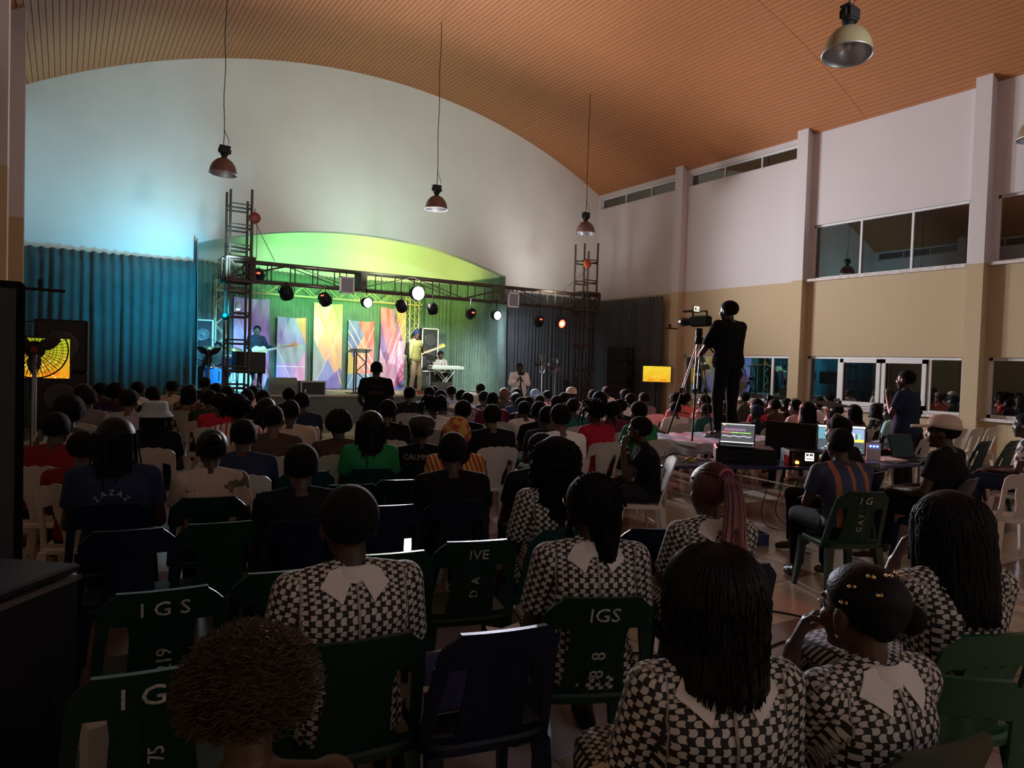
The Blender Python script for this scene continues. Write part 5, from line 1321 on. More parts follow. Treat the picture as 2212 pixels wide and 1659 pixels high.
# ---------------------------------------------------------------- tools for the people seen close up
def bvh_of(me): return BVHTree.FromPolygons([v.co for v in me.vertices], [tuple(p.vertices) for p in me.polygons])
def project(bv, pts, org, X, S, D, off):
    out = []; last = None
    for (u, s) in pts:
        o = org+X*u+S*s-D*.5; h = bv.ray_cast(o, D)
        if h[0] is None:
            n = bv.find_nearest(org+X*u+S*s); p, nn = n[0], n[1]
        else: p, nn = h[0], h[1]
        if nn.dot(D) > 0: nn = -nn
        out.append(p+nn*off)
    return out
def patch(bv, poly, org, m, name, par, off=.006, D=V(0, .8, -.6), sub=5):
    D = D.normalized(); X = V(1, 0, 0); S = D.cross(X)*-1
    if S.z < 0: S = -S
    cx = sum(p[0] for p in poly)/len(poly); cy = sum(p[1] for p in poly)/len(poly); q = MB()
    pts = []; fs = []
    for i in range(len(poly)):
        a, b = poly[i], poly[(i+1) % len(poly)]; base = len(pts); idx = {}
        for r in range(sub+1):
            for c in range(r+1):
                f = r/sub; g = c/sub; pts.append((cx+(a[0]-cx)*(f-g)+(b[0]-cx)*g, cy+(a[1]-cy)*(f-g)+(b[1]-cy)*g)); idx[r, c] = len(pts)-1
        for r in range(sub):
            for c in range(r+1):
                fs.append((idx[r, c], idx[r+1, c], idx[r+1, c+1]))
                if c < r: fs.append((idx[r, c], idx[r+1, c+1], idx[r, c+1]))
    P = project(bv, pts, org, X, S, D, off); P2 = project(bv, pts, org, X, S, D, off-.003); N = len(P)
    q.add(P+P2, fs+[tuple(N+k for k in reversed(f)) for f in fs]); return link(name, q.mesh(name, m, True), par)
def text_patch(bv, s, size, org, m, par, D=V(0, 1, 0), off=.004, arc=None, rot=0):
    D = D.normalized(); X = V(1, 0, 0); S = V(0, 0, 1)
    allv = []; q = MB()
    def put(body, fn):
        me = text_mesh(body, size, m, 0.0); pts = [fn(v.co.x, v.co.y) for v in me.vertices]; P = project(bv, pts, org, X, S, D, off); q.add(P, [tuple(p.vertices) for p in me.polygons])
    if arc:
        R_, a0, a1 = arc; n = len(s)
        for i, ch in enumerate(s):
            a = a0+(a1-a0)*i/(n-1); put(ch, lambda x, y, a=a: ((R_+y)*math.sin(a)+x*math.cos(a), (R_+y)*math.cos(a)-x*math.sin(a)))
    else: put(s, lambda x, y: (x*math.cos(rot)-y*math.sin(rot), x*math.sin(rot)+y*math.cos(rot)))
    return link('printed_lettering', q.mesh('printed_lettering', m), par)
M_COLLAR = mat('white_collar', (.62, .58, .58), .8, bump=.1, bscale=30)
FLAP_L = [(-.006, .018), (-.040, .045), (-.080, .040), (-.112, -.012), (-.050, -.075)]
def uniform(J, rz, x, y, top, label, hair_fn, sk=0, voxel=.0085, female=True, zip_=True, flapk=1.0, sleeve=.78, chairlab=None, chairkind='green', letters=None, bodyvox=.009, fr=.0095, scxy=None):
    J['fr'] = fr
    body = body_mesh(J, 'person', bodyvox, female, skinm=SKINS[sk]); s = top/1.27
    o = link('person', body, None, loc=(x, y, 0), rz=rz, label=label, cat='person', group=None); k = .5+.5*s if scxy is None else scxy; o.scale = (k, k, s)
    sm = shirt_mesh(J, M_CHECK, female, voxel, sleeve, 1.03, puv=True, hem=-.2, sl_r=1.02); sh = link('shirt', sm, o); sh.name = 'checkered_dress'
    q = MB()
    rings = [[V(c[0]+rx*math.copysign(abs(math.cos(a))**.6, math.cos(a)), yy, c[1]+rz_*math.copysign(abs(math.sin(a))**.6, math.sin(a))) for a in [2*PI*i/28 for i in range(28)]] for yy, c, rx, rz_ in ((-.16, (0, .53), .17, .085), (.05, (0, .53), .215, .095), (.25, (0, .525), .225, .09), (.42, (0, .51), .22, .085), (.47, (0, .46), .21, .10))]
    q.loft(rings); me = q.mesh('skirt', M_CHECK, True); at = me.attributes.new('puv', 'FLOAT_VECTOR', 'POINT'); at.data.foreach_set('vector', [c for v in me.vertices for c in (v.co.x*1.2, v.co.y+v.co.z, 0)])
    link('skirt', me, o); link_shoes(o, J, M_BLACK)
    bv = bvh_of(sm); org = J['neck']+V(0, -.055, -.028)
    for sg in (-1, 1): patch(bv, [(-sg*p[0]*flapk, p[1]*flapk) for p in FLAP_L], org, M_COLLAR, 'collar_flap', o)
    q = MB(); n0 = J['neck']; up = (J['head']-n0).normalized()
    q.loft([[n0+V(r*math.cos(a), r*1.0*math.sin(a)-.004, h) for a in [2*PI*i/28 for i in range(28)]] for r, h in ((.078, -.028), (.068, .005), (.062, .028), (.058, .027), (.060, -.02))], False); link('collar_stand', q.mesh('collar_stand', M_COLLAR, True), o)
    if zip_: patch(bv, [(-.004, 0), (.004, 0), (.004, -.3), (-.004, -.3)], org, mat('zip_metal', (.25, .22, .22), .5), 'zip', o, .005, V(0, 1, 0), 14)
    hair_fn(o, headM(J), J)
    if chairlab: chair(x+.02*math.sin(rz), y-.0, rz, chairkind, chairlab, 'green and blue plastic chairs', letters)
    return o
def H(kind, seed=2):
    return lambda o, M, J: link('hair', hair_mesh(kind, M, seed), o)
def fibres(M, n, L, r, wave=0, a0=.85, a1=2.15, start=(.3, 1.5), seed=1, rx=.10, ry=.118, rz_=.10, spread=0, jitter=.02, nn=5, back=None, segs=9, freq=30):
    """hair fibres that leave the skull and hang down its sides and back"""
    rnd = random.Random(seed); q = MB()
    for k in range(n):
        a = rnd.uniform(a0*PI, a1*PI); t = rnd.uniform(*start); p = V(rx*.93*math.sin(t)*math.cos(a), -.018+ry*.93*math.sin(t)*math.sin(a), .03+rz_*math.cos(t)); P = [p]
        Lk = L*rnd.uniform(.97, 1.02); w = rnd.random()*6; ex, ey = (rx+spread)*math.cos(a), (ry+spread)*math.sin(a)-.018
        for j in range(1, segs+1):
            v = j/segs; tt = t+(PI/2-t)*min(1, v*2.6); base = V(rx*math.sin(tt)*math.cos(a)*(1+spread*v*4), -.018+ry*math.sin(tt)*math.sin(a)*(1+spread*v*3), .03+rz_*math.cos(tt) if v*2.6 < 1 else .03-(v-1/2.6)*Lk*1.3)
            if back: base = base.lerp(V(back[0], back[1], base.z), min(1, v*1.5)*back[2])
            P.append(base+V(math.sin(w+v*freq)*wave, math.cos(w*1.3+v*freq*.8)*wave, 0)+V(rnd.uniform(-1, 1), rnd.uniform(-1, 1), 0)*jitter*.2)
        q.tube([M @ p_ for p_ in P], [r*.8]+[r]*(segs-1)+[r*.45], nn, False)
    return q

TO = lambda x, y: -math.atan2(8-x, 19-y)
# 1 man in the check uniform, centre left foreground
ck = [('I G S', .775, .075, 0)]
uniform(seated(female=False, arms_='lap'), -.10, .82, 2.34, 1.272, 'man in black and white checkered uniform with white collar and cropped hair, centre left foreground', H('short'), 0, female=False,
        chairlab='dark green plastic chair under the cropped-hair man in checkered uniform', scxy=1.0)
# 2 woman with long wavy hair
def wavy(o, M, J):
    q = hair_short(M, thick=.022, n=32); f = fibres(M, 210, .42, .0075, .010, seed=4, rx=.105, ry=.125, spread=.035, freq=24); q.v, q.f, q.mi = q.v+f.v, q.f+[tuple(i+len(q.v) for i in g) for g in f.f], q.mi+f.mi
    link('hair', q.mesh('hair', M_HAIR, True), o)
uniform(seated(female=True, yaw=-.1, arms_='lap'), -.25, 2.32, 3.22, 1.292, 'woman in checkered uniform with long wavy black hair over her back', wavy, 0,
        chairlab='dark plastic chair under the long wavy haired woman', chairkind='teal', scxy=1.03)
# 3 woman with long braids and glasses
def braids(o, M, J):
    q = hair_short(M, thick=.016, n=32, rough=.02); f = fibres(M, 120, .62, .0062, .004, seed=9, rx=.098, ry=.118, back=(.035, -.15, .75), freq=14)
    n0 = len(q.v); q.v += f.v; q.f += [tuple(i+n0 for i in g) for g in f.f]; q.mi += f.mi
    for k in range(11):    # raised rows running back from the brow
        x = -.07+.014*k; pts = [M @ V(x*(1.05-abs(v-.5)*.3), .060*math.sqrt(max(.0, 1-(x/.082)**2))-.175*v, .03+.108*math.sin(PI*(.16+.74*v))*math.sqrt(max(.1, 1-(x/.095)**2))+.0035*math.sin(v*60)) for v in [i/24 for i in range(25)]]; q.tube(pts, .007, 5)
    for k in range(16): rnd_ = random.Random(k); strand(q, M @ V(-.08+.01*rnd_.random(), -.02*k/16, -.01), V(0, 0, -1), .30, .004, 6, .03, rnd_)
    link('hair', q.mesh('hair', M_HAIR, True), o)
    g = MB(); 
    for s in (-1, 1): g.tube([M @ V(s*.034+.027*math.cos(a), .105, -.002+.022*math.sin(a)) for a in [2*PI*i/16 for i in range(17)]], .0025, 5); g.tube([M @ V(s*.062, .104, .004), M @ V(s*.082, .05, .006), M @ V(s*.084, -.01, .0)], .0025, 5)
    g.tube([M @ V(-.008, .106, .0), M @ V(.008, .106, .0)], .0025, 5); link('glasses', g.mesh('glasses', mat('brown_frame', (.08, .03, .02), .3), True), o)
uniform(seated(female=True, yaw=.15, pitch=.12, arms_='lap'), -.42, 1.83, 2.28, 1.255, 'woman in checkered uniform with glasses and black braids hanging down her back', braids, 0,
        chairlab='green stencilled chair under the woman with black braids', letters=[('IGS', .775, .085, 0), ('8', .60, .08, PI/2), ('8', .52, .08, PI/2)], scxy=1.04)
# 4 woman with pink ponytail
M_PINK = mat('ombre_braids', (.3, .1, .15), .5); g = NT(M_PINK); _, x, y, z = g.coords(); g.put(g.b.inputs['Base Color'], g.mix(g.math('MULTIPLY', g.math('SUBTRACT', 1.26, z), 1.9), g.mix(g.math('GREATER_THAN', z, 5.0), (.07, .02, .05), (.1, 0, 0)), (.62, .27, .25)))
M_WINE = mat('wine_cornrows', (.07, .012, .016), .5, bump=.4, bscale=120)
def pink(o, M, J):
    q = hair_short(M, thick=.011, n=32)
    for k in range(13):
        x = -.078+.013*k; pts = [M @ V(x*(1-.55*v), .058*math.sqrt(max(.0, 1-(x/.082)**2))-.165*v, .03+.104*math.sin(PI*(.15+.62*v))*math.sqrt(max(.08, 1-(x/.10)**2))+.003*math.sin(v*70)) for v in [i/22 for i in range(23)]]; q.tube(pts, .0062, 5)
    link('hair', q.mesh('hair', M_WINE, True), o)
    b = MB(); c = M @ V(.0, -.125, .075); rnd_ = random.Random(5)
    for k in range(130):
        a = rnd_.random()*6.28; rr_ = .028*math.sqrt(rnd_.random()); w = V(math.cos(a)*rr_, 0, math.sin(a)*rr_); e = V(math.cos(a)*rr_*2.2, 0, 0)
        pts = [M @ V(w.x*.9, -.10, .075+w.z*.9), M @ V(w.x, -.135, .078+w.z), M @ V(w.x*1.3, -.165+w.z*.6, .055), M @ V(w.x*1.6+.005, -.175+w.z*.8, -.02)]+[M @ V(w.x*(1.8+v*.9)+.012*v, -.18+w.z*.9+.02*v+.003*math.sin(v*9+a), -.06-.44*v*rnd_.uniform(.93, 1.03)) for v in (.15, .3, .5, .7, .85, 1.0)]
        b.tube(pts, .0035, 4, False)
    link('ponytail', b.mesh('ponytail', M_PINK, True), o)
    r = MB(); r.loft([[M @ V((.034+.008*math.cos(b_))*math.cos(a), -.125+.008*math.sin(b_), .077+(.034+.008*math.cos(b_))*math.sin(a)) for b_ in [2*PI*j/6 for j in range(6)]] for a in [2*PI*k/20 for k in range(20)]], closed=True, caps=False); link('hair_band', r.mesh('hair_band', mat('pink_band', (.3, .06, .08), .6), True), o)
uniform(seated(female=True, yaw=.12, pitch=-.05, arms_='low', lean=.15), -.35, 2.64, 2.36, 1.25, 'woman in checkered uniform with a long pink braided ponytail', pink, 1,
        chairlab='blue plastic chair under the woman with the pink ponytail', chairkind='blue', scxy=1.0)
# 5 woman with the smooth bob
def bob(o, M, J):
    q = MB(); rings = []; nk = 40
    def prof(v):    # v 0..1 crown to tips
        if v < .45: t = .12+v/.45*1.35; return .104*math.sin(t), .03+.112*math.cos(t), .122*math.sin(t)
        w = (v-.45)/.55; return .104+.018*w, .03+.112*math.cos(1.47)-.205*w, .122+.012*w
    for j in range(20):
        v = j/19; rx, z, ry = prof(v); out = []; inn = []
        for k in range(nk):
            a = PI*.83+PI*1.34*k/(nk-1) if v > .42 else PI*(.5+.33*min(1, v/.42))+(2*PI-2*PI*.33*min(1, v/.42))*k/(nk-1)
            rr_ = 1+.012*math.sin(a*23)+.006*math.sin(a*61+j)
            out.append(M @ V(rx*rr_*math.cos(a), -.018+ry*rr_*math.sin(a), z)); inn.append(M @ V(rx*.8*math.cos(a), -.018+ry*.8*math.sin(a), z-.008))
        rings.append(out+inn[::-1])
    q.loft(rings); f = fibres(M, 420, .272, .0024, .0008, start=(.1, .5), seed=3, rx=.108, ry=.127, rz_=.116, spread=.012, nn=4, segs=10, a0=.82, a1=2.18)
    n0 = len(q.v); q.v += f.v; q.f += [tuple(i+n0 for i in g) for g in f.f]; q.mi += f.mi
    link('hair', q.mesh('hair', mat('glossy_bob_hair', (.006, .0045, .0045), .42, spec=.2), True), o)
uniform(seated(female=True, yaw=.05, arms_='lap', sq=.98), -.42, 1.38, 1.24, 1.255, 'woman in checkered uniform with a smooth black bob, largest figure in the front', bob, 0, flapk=1.18,
        chairlab='dark green plastic chair under the woman with the smooth bob', scxy=.98, voxel=.007)
# 6 girl with pinned hair, hand at the chin
def clips(o, M, J):
    link('hair', hair_short(M, thick=.007, n=30).mesh('hair', M_HAIRS, True), o); q = MB(); 
    for s in (-1, 1): q.ell((s*.05, -.095, .0), (.035, .035, .04), M)
    link('puffs', q.mesh('puffs', M_HAIR, True), o); rnd_ = random.Random(8)
    for (x, y, z) in ((-.05, -.06, .10), (-.02, -.08, .105), (.02, -.07, .105), (-.07, -.03, .07), (-.055, -.085, .065), (.05, -.06, .09), (-.08, -.02, .03)):
        p = M @ (V(x, y+.0, z)*1.06); c = MB(); u = V(rnd_.uniform(-1, 1), rnd_.uniform(-1, 1), .4).normalized()
        for s in (-1, 1): c.ell((p.x+s*.007*u.x, p.y+s*.007*u.y, p.z+.005), (.007, .005, .006), None, 8, 5)
        for k in range(4): a = k*1.57; c.tube([p, p+V(math.cos(a)*.009, math.sin(a)*.009, .011)], .0016, 4)
        link('hair_clip', c.mesh('hair_clip', mat('gold_clip', (.65, .50, .28), .25, 1), True), o)
    e = MB(); e.ell((-.083, -.004, -.055), (.004, .004, .005), M, 8, 6); link('earring', e.mesh('earring', mat('gold_clip', (.65, .5, .28), .25, 1), True), o); add_eyes(o, M)
uniform(seated(female=True, yaw=.10, arms_='chin', sq=.95), -.18, 1.80, 1.12, 1.20, 'girl in checkered uniform with tied hair and gold clips resting her chin on her hand', clips, 1, flapk=1.0, bodyvox=.006, voxel=.008, fr=.0085,
        chairlab='dark green plastic chair under the girl with gold hair clips', scxy=1.0)
# 7 woman at the right edge, hand at the cheek
def straight(o, M, J):
    q = hair_short(M, thick=.02, n=32); f = fibres(M, 260, .40, .0065, .002, seed=14, rx=.103, ry=.122, spread=.022, a0=.84, a1=2.16)
    n0 = len(q.v); q.v += f.v; q.f += [tuple(i+n0 for i in g) for g in f.f]; q.mi += f.mi; link('hair', q.mesh('hair', M_HAIRS, True), o)
uniform(seated(female=True, yaw=.05, arms_='chin', sq=1.08, pitch=-.08), -.35, 2.78, 1.38, 1.268, 'woman in checkered uniform with long straight hair, cheek on hand, at the right', straight, 2, bodyvox=.0065,
        chairlab='green plastic chair under the long straight haired woman at the right', chairkind='leaf', scxy=1.04)
# 8 woman with the brown curly afro, bare shoulders
J = seated(female=True, yaw=.0, pitch=-.12, lean=.1); M = headM(J); J['fr'] = .0095
o = link('person', body_mesh(J, 'person', .009, True, skinm=SKINS[1]), None, loc=(.335, 1.52, 0), rz=-.2, label='woman with brown frizzy afro and bare shoulders in a dark top, lower left', cat='person'); o.scale = (1, 1, .875)
tm_ = MB(); torso(tm_, J, [(t, a*1.07, b*1.07) for t, a, b in PROF_F if t < .8]+[(.84, .13, .085)], 1.0); link('top', solidify(tm_, 'top', CL['darkgreen'], .012), o); link('trousers', trouser_mesh(J, CL['black'], .016), o)
for s in (-1, 1): q = MB(); q.tube([J['neck']+V(s*.075, .07, -.12), J['neck']+V(s*.085, .0, -.008), J['neck']+V(s*.08, -.075, -.12)], .009, 6); q.obj('strap', CL['darkgreen'], o, True)
rnd_ = random.Random(21); q = hair_short(M, thick=.016, n=30, rough=.04)
for k in range(4200):
    a = rnd_.uniform(0, 2*PI); ct = rnd_.uniform(-.55, 1); st_ = math.sqrt(1-ct*ct); y = st_*math.sin(a)
    if y > .35 and ct < .35: continue
    p = V(.088*st_*math.cos(a), -.02+.105*y, .03+.095*ct); d = (p-V(0, 0, 0)).normalized(); u = d.cross(V(rnd_.random(), rnd_.random(), rnd_.random())).normalized(); w = d.cross(u); P = []; L = rnd_.uniform(.03, .052); ph = rnd_.random()*6
    for j in range(6): v = j/5; P.append(M @ (p+d*L*v+(u*math.cos(ph+v*7)+w*math.sin(ph+v*9))*.006*(.3+v)))
    q.tube(P, .0011, 3, False)
link('hair', q.mesh('hair', mat('brown_curls', (.075, .038, .018), .6), True), o)

# ---------------------------------------------------------------- people of the middle left
def seat_person(x, y, top, tp, hair, shirt, label, rz=-.25, hat=None, sk=0, kind='blue', clab=None, letters=None, tr='charcoal', s=None):
    o = place(tp, x, y, rz, top, hair, shirt, label, None, sk, hat, tr)
    if clab: chair(x, y, rz, kind, clab, 'green and blue plastic chairs', letters)
    return o
M_PRINT = mat('cream_print', (.40, .37, .32), .8)
o = seat_person(.27, 4.80, 1.30, TPL[0], 'long', 'navy', 'person with straggly long hair in a navy shirt printed with a letter arc', -.15, kind='blue', clab='dark blue plastic chair under the person in the letter-print shirt')
bvm = bvh_of(TPL[0]['shirt']); text_patch(bvm, 'ZAZAZAZAZ', .042, V(0, -.2, .78), M_PRINT, o, arc=(.095, -1.75, 1.75)); text_patch(bvm, 'O', .17, V(0, -.2, .78), mat('dark_disc', (.008, .008, .012), .8), o)
seat_person(.80, 4.80, 1.225, TPL[4], 'bun', 'tiedye', 'woman with hair in a low bun and a tie-dyed beige top', -.2, kind='green', clab='dark green plastic chair under the woman in the tie-dyed top')
seat_person(1.13, 3.98, 1.215, TPL[0], 'short', 'black', 'man with short hair in plain black, directly beyond the cropped man in checkered uniform', -.2, kind='blue', clab='blue plastic chair under the man in plain black shirt')
seat_person(2.15, 4.12, 1.238, TPL[0], 'short', 'black', 'broad man in black shirt in front of the yellow headwrap', -.3, kind='blue', clab='blue plastic chair under the broad man by the headwrap', sk=0)
seat_person(2.12, 5.5, 1.27, TPL[4], 'long', 'green', 'woman with long dark hair in a bright green top', -.3, kind='teal', clab='dark plastic chair under the woman in the green top')
o = seat_person(2.62, 5.6, 1.22, TPL[4], 'short', 'black', 'person in a black beret and black shirt with cream lettering', -.3, hat='beret', kind='green', clab='dark green chair under the person in the beret', letters=[('4', .66, .09, PI/2)])
text_patch(bvh_of(TPL[4]['shirt']), 'CALMMIND', .062, V(0, -.2, .92), M_PRINT, o)
seat_person(2.58, 4.88, 1.25, TPL[4], 'long', 'redstripe', 'woman in a yellow patterned headwrap and red striped dress', -.35, hat='headwrap', kind='green', clab='green plastic chair under the woman in the headwrap')
seat_person(2.12, 6.25, 1.22, TPL[3], 'afro', 'brown', 'person in brown bending forward left of the woman in green', -.2, kind='white', clab='white plastic chair under the person bending forward in brown')
seat_person(2.80, 4.05, 1.225, TPL[1], 'short', 'black', 'person in black seated between the wavy haired woman and the empty chairs', -.35, kind='blue', clab='blue plastic chair in front of the long wavy haired woman')
# boy sitting sideways
J = seated(arms_='chin', lean=.25, yaw=-.35); tb_ = dict(J=J, body=body_mesh(J, 'person', .009), shirt=shirt_mesh(J, CL['black'], False, .012, .55), tr=trouser_mesh(J, CL['black'], .014), M=headM(J), hair={}, hat={})
seat_person(4.62, 4.98, 1.25, tb_, 'short', 'black', 'boy in black sitting sideways on a white chair with fist at his mouth', .95, kind='white', clab='white plastic chair turned sideways under the boy in black')
# operators
M_STR = mat('navy_orange_jersey', (.02, .03, .08), .7); g = NT(M_STR); _, x, y, z = g.coords()
w = g.math('ABSOLUTE', g.math('SUBTRACT', g.math('ABSOLUTE', x), g.math('ADD', .095, g.math('MULTIPLY', z, .02)))); f = g.math('LESS_THAN', w, .020)
g.put(g.b.inputs['Base Color'], g.mix(f, g.mix(g.math('LESS_THAN', g.math('ABSOLUTE', x), .014), (.018, .028, .08), (.30, .10, .05)), (.30, .10, .05))); CL['jersey'] = M_STR
o = seat_person(5.08, 3.22, 1.30, TPL[3], 'low', 'jersey', 'operator in a navy jersey with orange stripes at the control desk', -.45, kind='green', clab='green stencilled plastic chair under the operator in the striped jersey', letters=[('I G', .775, .08, 0), ('G A 7', .60, .06, PI/2)], tr='black')
o = seat_person(5.98, 3.80, 1.33, TPL[3], 'short', 'black', 'operator in black with headphones leaning on the control desk', .05, hat='headphones', kind='blue', clab='dark blue chair under the operator with headphones', tr='black')
o = seat_person(6.45, 3.24, 1.36, TPL[1], 'short', 'black', 'man in a beige baseball cap and black shirt at the right desk', .12, hat='cap', kind='blue', clab='dark chair under the man in the beige cap', tr='black'); o.scale = (1.16, 1.12, 1.07); text_patch(bvh_of(TPL[1]['shirt']), 'UP', .06, V(.06, -.2, .90), M_COLLAR, o)
seat_person(8.95, 3.60, 1.33, TPL[4], 'topbun', 'bwfloral', 'woman with a top knot in a black and white floral blouse at the right edge', .25, kind='white', clab='white plastic chair under the woman in the floral blouse', tr='navy')

# ---------------------------------------------------------------- empty chairs
G3 = 'empty green and blue plastic chairs'
def ec(x, y, rz, kind, label, letters=None): return chair(x, y, rz, kind, label, G3 if kind != 'white' else 'empty white plastic chairs', letters)
ec(.34, 3.10, -.1, 'green', 'empty green chair stencilled IGS with the number 319, left foreground', [('I G S', .775, .085, 0), ('219', .56, .075, PI/2)])
ec(.80, 3.14, -.12, 'green', 'empty green chair with worn white letters right of the chair marked 319', [('J S', .775, .08, 0)])
ec(.24, 2.40, -.08, 'green', 'empty green chair with large worn white letters beside the brown afro', [('I G S', .775, .095, 0), ('75', .58, .06, PI/2)])
ec(1.26, 2.20, -.18, 'blue', 'empty blue chair between the cropped man and the woman with braids')
ec(1.28, 3.20, -.15, 'green', 'empty green chair right of the cropped man in checkered uniform', [('IGS', .775, .09, 0)])
ec(1.76, 3.22, -.25, 'green', 'empty green chair left of the long wavy haired woman', [('IVE', .775, .075, 0), ('D  A', .60, .06, PI/2)])
ec(.30, 4.12, -.1, 'blue', 'empty dark blue chair in front of the letter-print shirt')
ec(.72, 4.10, -.12, 'green', 'empty dark green chair behind the woman in the tie-dyed top')
ec(1.68, 4.16, -.2, 'blue', 'empty blue chair between the two men in black')
ec(1.28, 4.86, -.2, 'green', 'empty dark green chair right of the woman in the tie-dyed top')
ec(1.72, 4.90, -.2, 'blue', 'empty chair with pale top edge in front of the woman in green')
ec(2.12, 4.95, -.25, 'green', 'empty dark chair left of the headwrap woman')
ec(1.60, 5.55, -.2, 'teal', 'empty dark teal chair left of the woman in green')
ec(2.83, 3.0, -.5, 'blue', 'empty blue chair left of the pink ponytail, at the aisle')
ec(2.38, 1.22, -.75, 'leaf', 'empty bright green chair between the girl and the woman at the right')
ec(5.35, 6.85, -.15, 'cream', 'empty cream scalloped chair in the aisle beyond the braids')
ec(7.45, 3.02, -.7, 'white', 'large empty white chair in front of the floral blouse woman')
ec(8.45, 2.75, -.6, 'white', 'white empty chair cut by the right edge of the photo')
for i, (x, y) in enumerate(((10.6, 4.95), (11.2, 4.85), (10.0, 4.4), (10.7, 4.25))): ec(x, y, .05, 'teal', 'empty dark teal chair, %s of the four near the right wall' % ('far left', 'far right', 'near left', 'near right')[i])
for i, (x, y) in enumerate(((12.4, 6.1), (12.95, 6.1), (13.5, 6.1))): ec(x, y, .0, 'white', 'empty white chair by the right windows, %s of three' % ('left', 'middle', 'right')[i])

# ---------------------------------------------------------------- standing and performing people
def standing(**k):
    nk = V(0, 0, 1.47); w = .185
    J = dict(pelvis=V(0, 0, .97), neck=nk, hipL=V(-.09, 0, .93), hipR=V(.09, 0, .93), shL=nk+V(-w, 0, -.055), shR=nk+V(w, 0, -.055), head=nk+V(0, .035, .155),
             elL=V(-.235, -.02, 1.14), elR=V(.235, -.02, 1.14), wrL=V(-.24, .05, .90), wrR=V(.24, .05, .90), knL=V(-.11, .02, .50), knR=V(.11, .02, .50), anL=V(-.12, -.01, .09), anR=V(.12, -.01, .09), toL=V(-.14, .13, .03), toR=V(.14, .13, .03), huL=V(-1, 0, 0), huR=V(1, 0, 0))
    J.update(k); return J
def person(J, x, y, z, rz, label, shirt, tr, hair='short', hat=None, sk=0, vox=.009, long_=False, sleeve=.7, shoes=True, eyes=False, h=1.0, group=None, loose=1.05, female=False, hem=-.16, slr=1.0, shoe_m=None):
    J.setdefault('fr', .0095); o = link('person', body_mesh(J, 'person', vox, female, skinm=SKINS[sk]), None, loc=(x, y, z), rz=rz, label=label, cat='person', group=group); o.scale = (h, h, h)
    me = shirt_mesh(J, CL[shirt], female, .011, sleeve, loose, long_, hem=hem, sl_r=slr); link('shirt', me, o); link('trousers', trouser_mesh(J, CL[tr], .012), o)
    if shoes: link_shoes(o, J, shoe_m or M_BLACK)
    M = headM(J)
    if hair: link('hair', hair_mesh(hair, M, 5), o)
    if hat: link(hat, hat_mesh(hat, M), o)
    if eyes: add_eyes(o, M)
    return o, me
# cameraman on the platform
o, me = person(standing(elL=V(-.20, .16, 1.16), wrL=V(-.12, .36, 1.02), elR=V(.25, .10, 1.20), wrR=V(.14, .33, 1.28), hdL=V(.1, 1, -.3), hdR=V(-.4, 1, .1), hyaw=.15, curlL=.9, curlR=.8, knL=V(-.13, .03, .5), anL=V(-.16, -.03, .09), anR=V(.13, .03, .09), toL=V(-.18, .12, .03), toR=V(.15, .17, .03)),
    7.62, 6.55, .785, .0, 'cameraman in loose black clothes standing on the table behind the video camera', 'black', 'black', loose=1.13, slr=1.22, sleeve=.95, h=1.055, hem=-.28, shoe_m=mat('sneaker_grey', (.12, .13, .15), .6))
o.scale = (1.15, 1.12, 1.065)
t = thing('tripod', 'tall tripod standing on the camera platform under the video camera', 'tripod', (7.52, 7.0, .775))
ap = V(0, 0, 1.32); feet = [V(-.72, -.62, .01), V(-.42, .12, .01), V(.40, .05, .01)]
for f_ in feet:
    s = (f_-ap).normalized().cross(V(0, 0, 1)).normalized()*.022
    l = rod(ap+s, ap.lerp(f_, .55)+s, .009, t, 'leg', M_GREYM); rod(ap-s, ap.lerp(f_, .55)-s, .009, t, 'leg_tube', M_GREYM); rod(ap.lerp(f_, .5), f_, .013, t, 'lower_leg', M_BLACK)
    MB().box(tuple(ap.lerp(f_, .53)), (.06, .04, .07), bev=.008).obj('leg_clamp', M_BLACK, t)
mid = [ap.lerp(f_, .75) for f_ in feet]
for k in range(3): rod(mid[k], V(-.2, -.1, .30), .006, t, 'spreader', M_BLACK)
MB().lathe([(.05, 1.28), (.055, 1.34), (.04, 1.38), (.05, 1.42), (.045, 1.5)], n=18).obj('fluid_head', M_BLACK, t, True); rod((0, 0, 1.42), (-.12, -.38, 1.16), .010, t, 'pan_handle', M_BLACK)
t = thing('video_camera', 'professional video camera with lit flip screen in front of the cameraman', 'camera', (7.52, 7.0, 2.29))
MB().box((0, -.02, .085), (.12, .30, .15), bev=.02).obj('body', M_BLACK, t); MB().lathe([(.048, .12), (.055, .15), (.055, .24), (.066, .26), (.066, .34), (.058, .34)], (0, 0, .085), 22, 'y').obj('lens_barrel', M_BLACKGL, t, True)
MB().tube([(0, -.13, .15), (0, -.13, .22), (0, .14, .22), (0, .12, .15)], .014, 8).obj('top_handle', M_BLACK, t, True); MB().box((0, .2, .235), (.03, .22, .03), bev=.005).obj('microphone', M_BLACK, t)
sc_ = link('flip_screen', MB().box((0, 0, 0), (.13, .012, .085), bev=.003).mesh('flip_screen', M_BLACKGL), t, M=T(-.10, -.02, .25) @ RZ(.1))
link('display', screen_mesh([(0, 0, 1, 1, (.8, .85, .5), 1.2), (.1, .2, .5, .8, (.2, .25, .2), .5), (.6, .1, .9, .6, (.4, .3, .2), .6)], .115, .07), sc_, M=T(0, -.008, -.035))
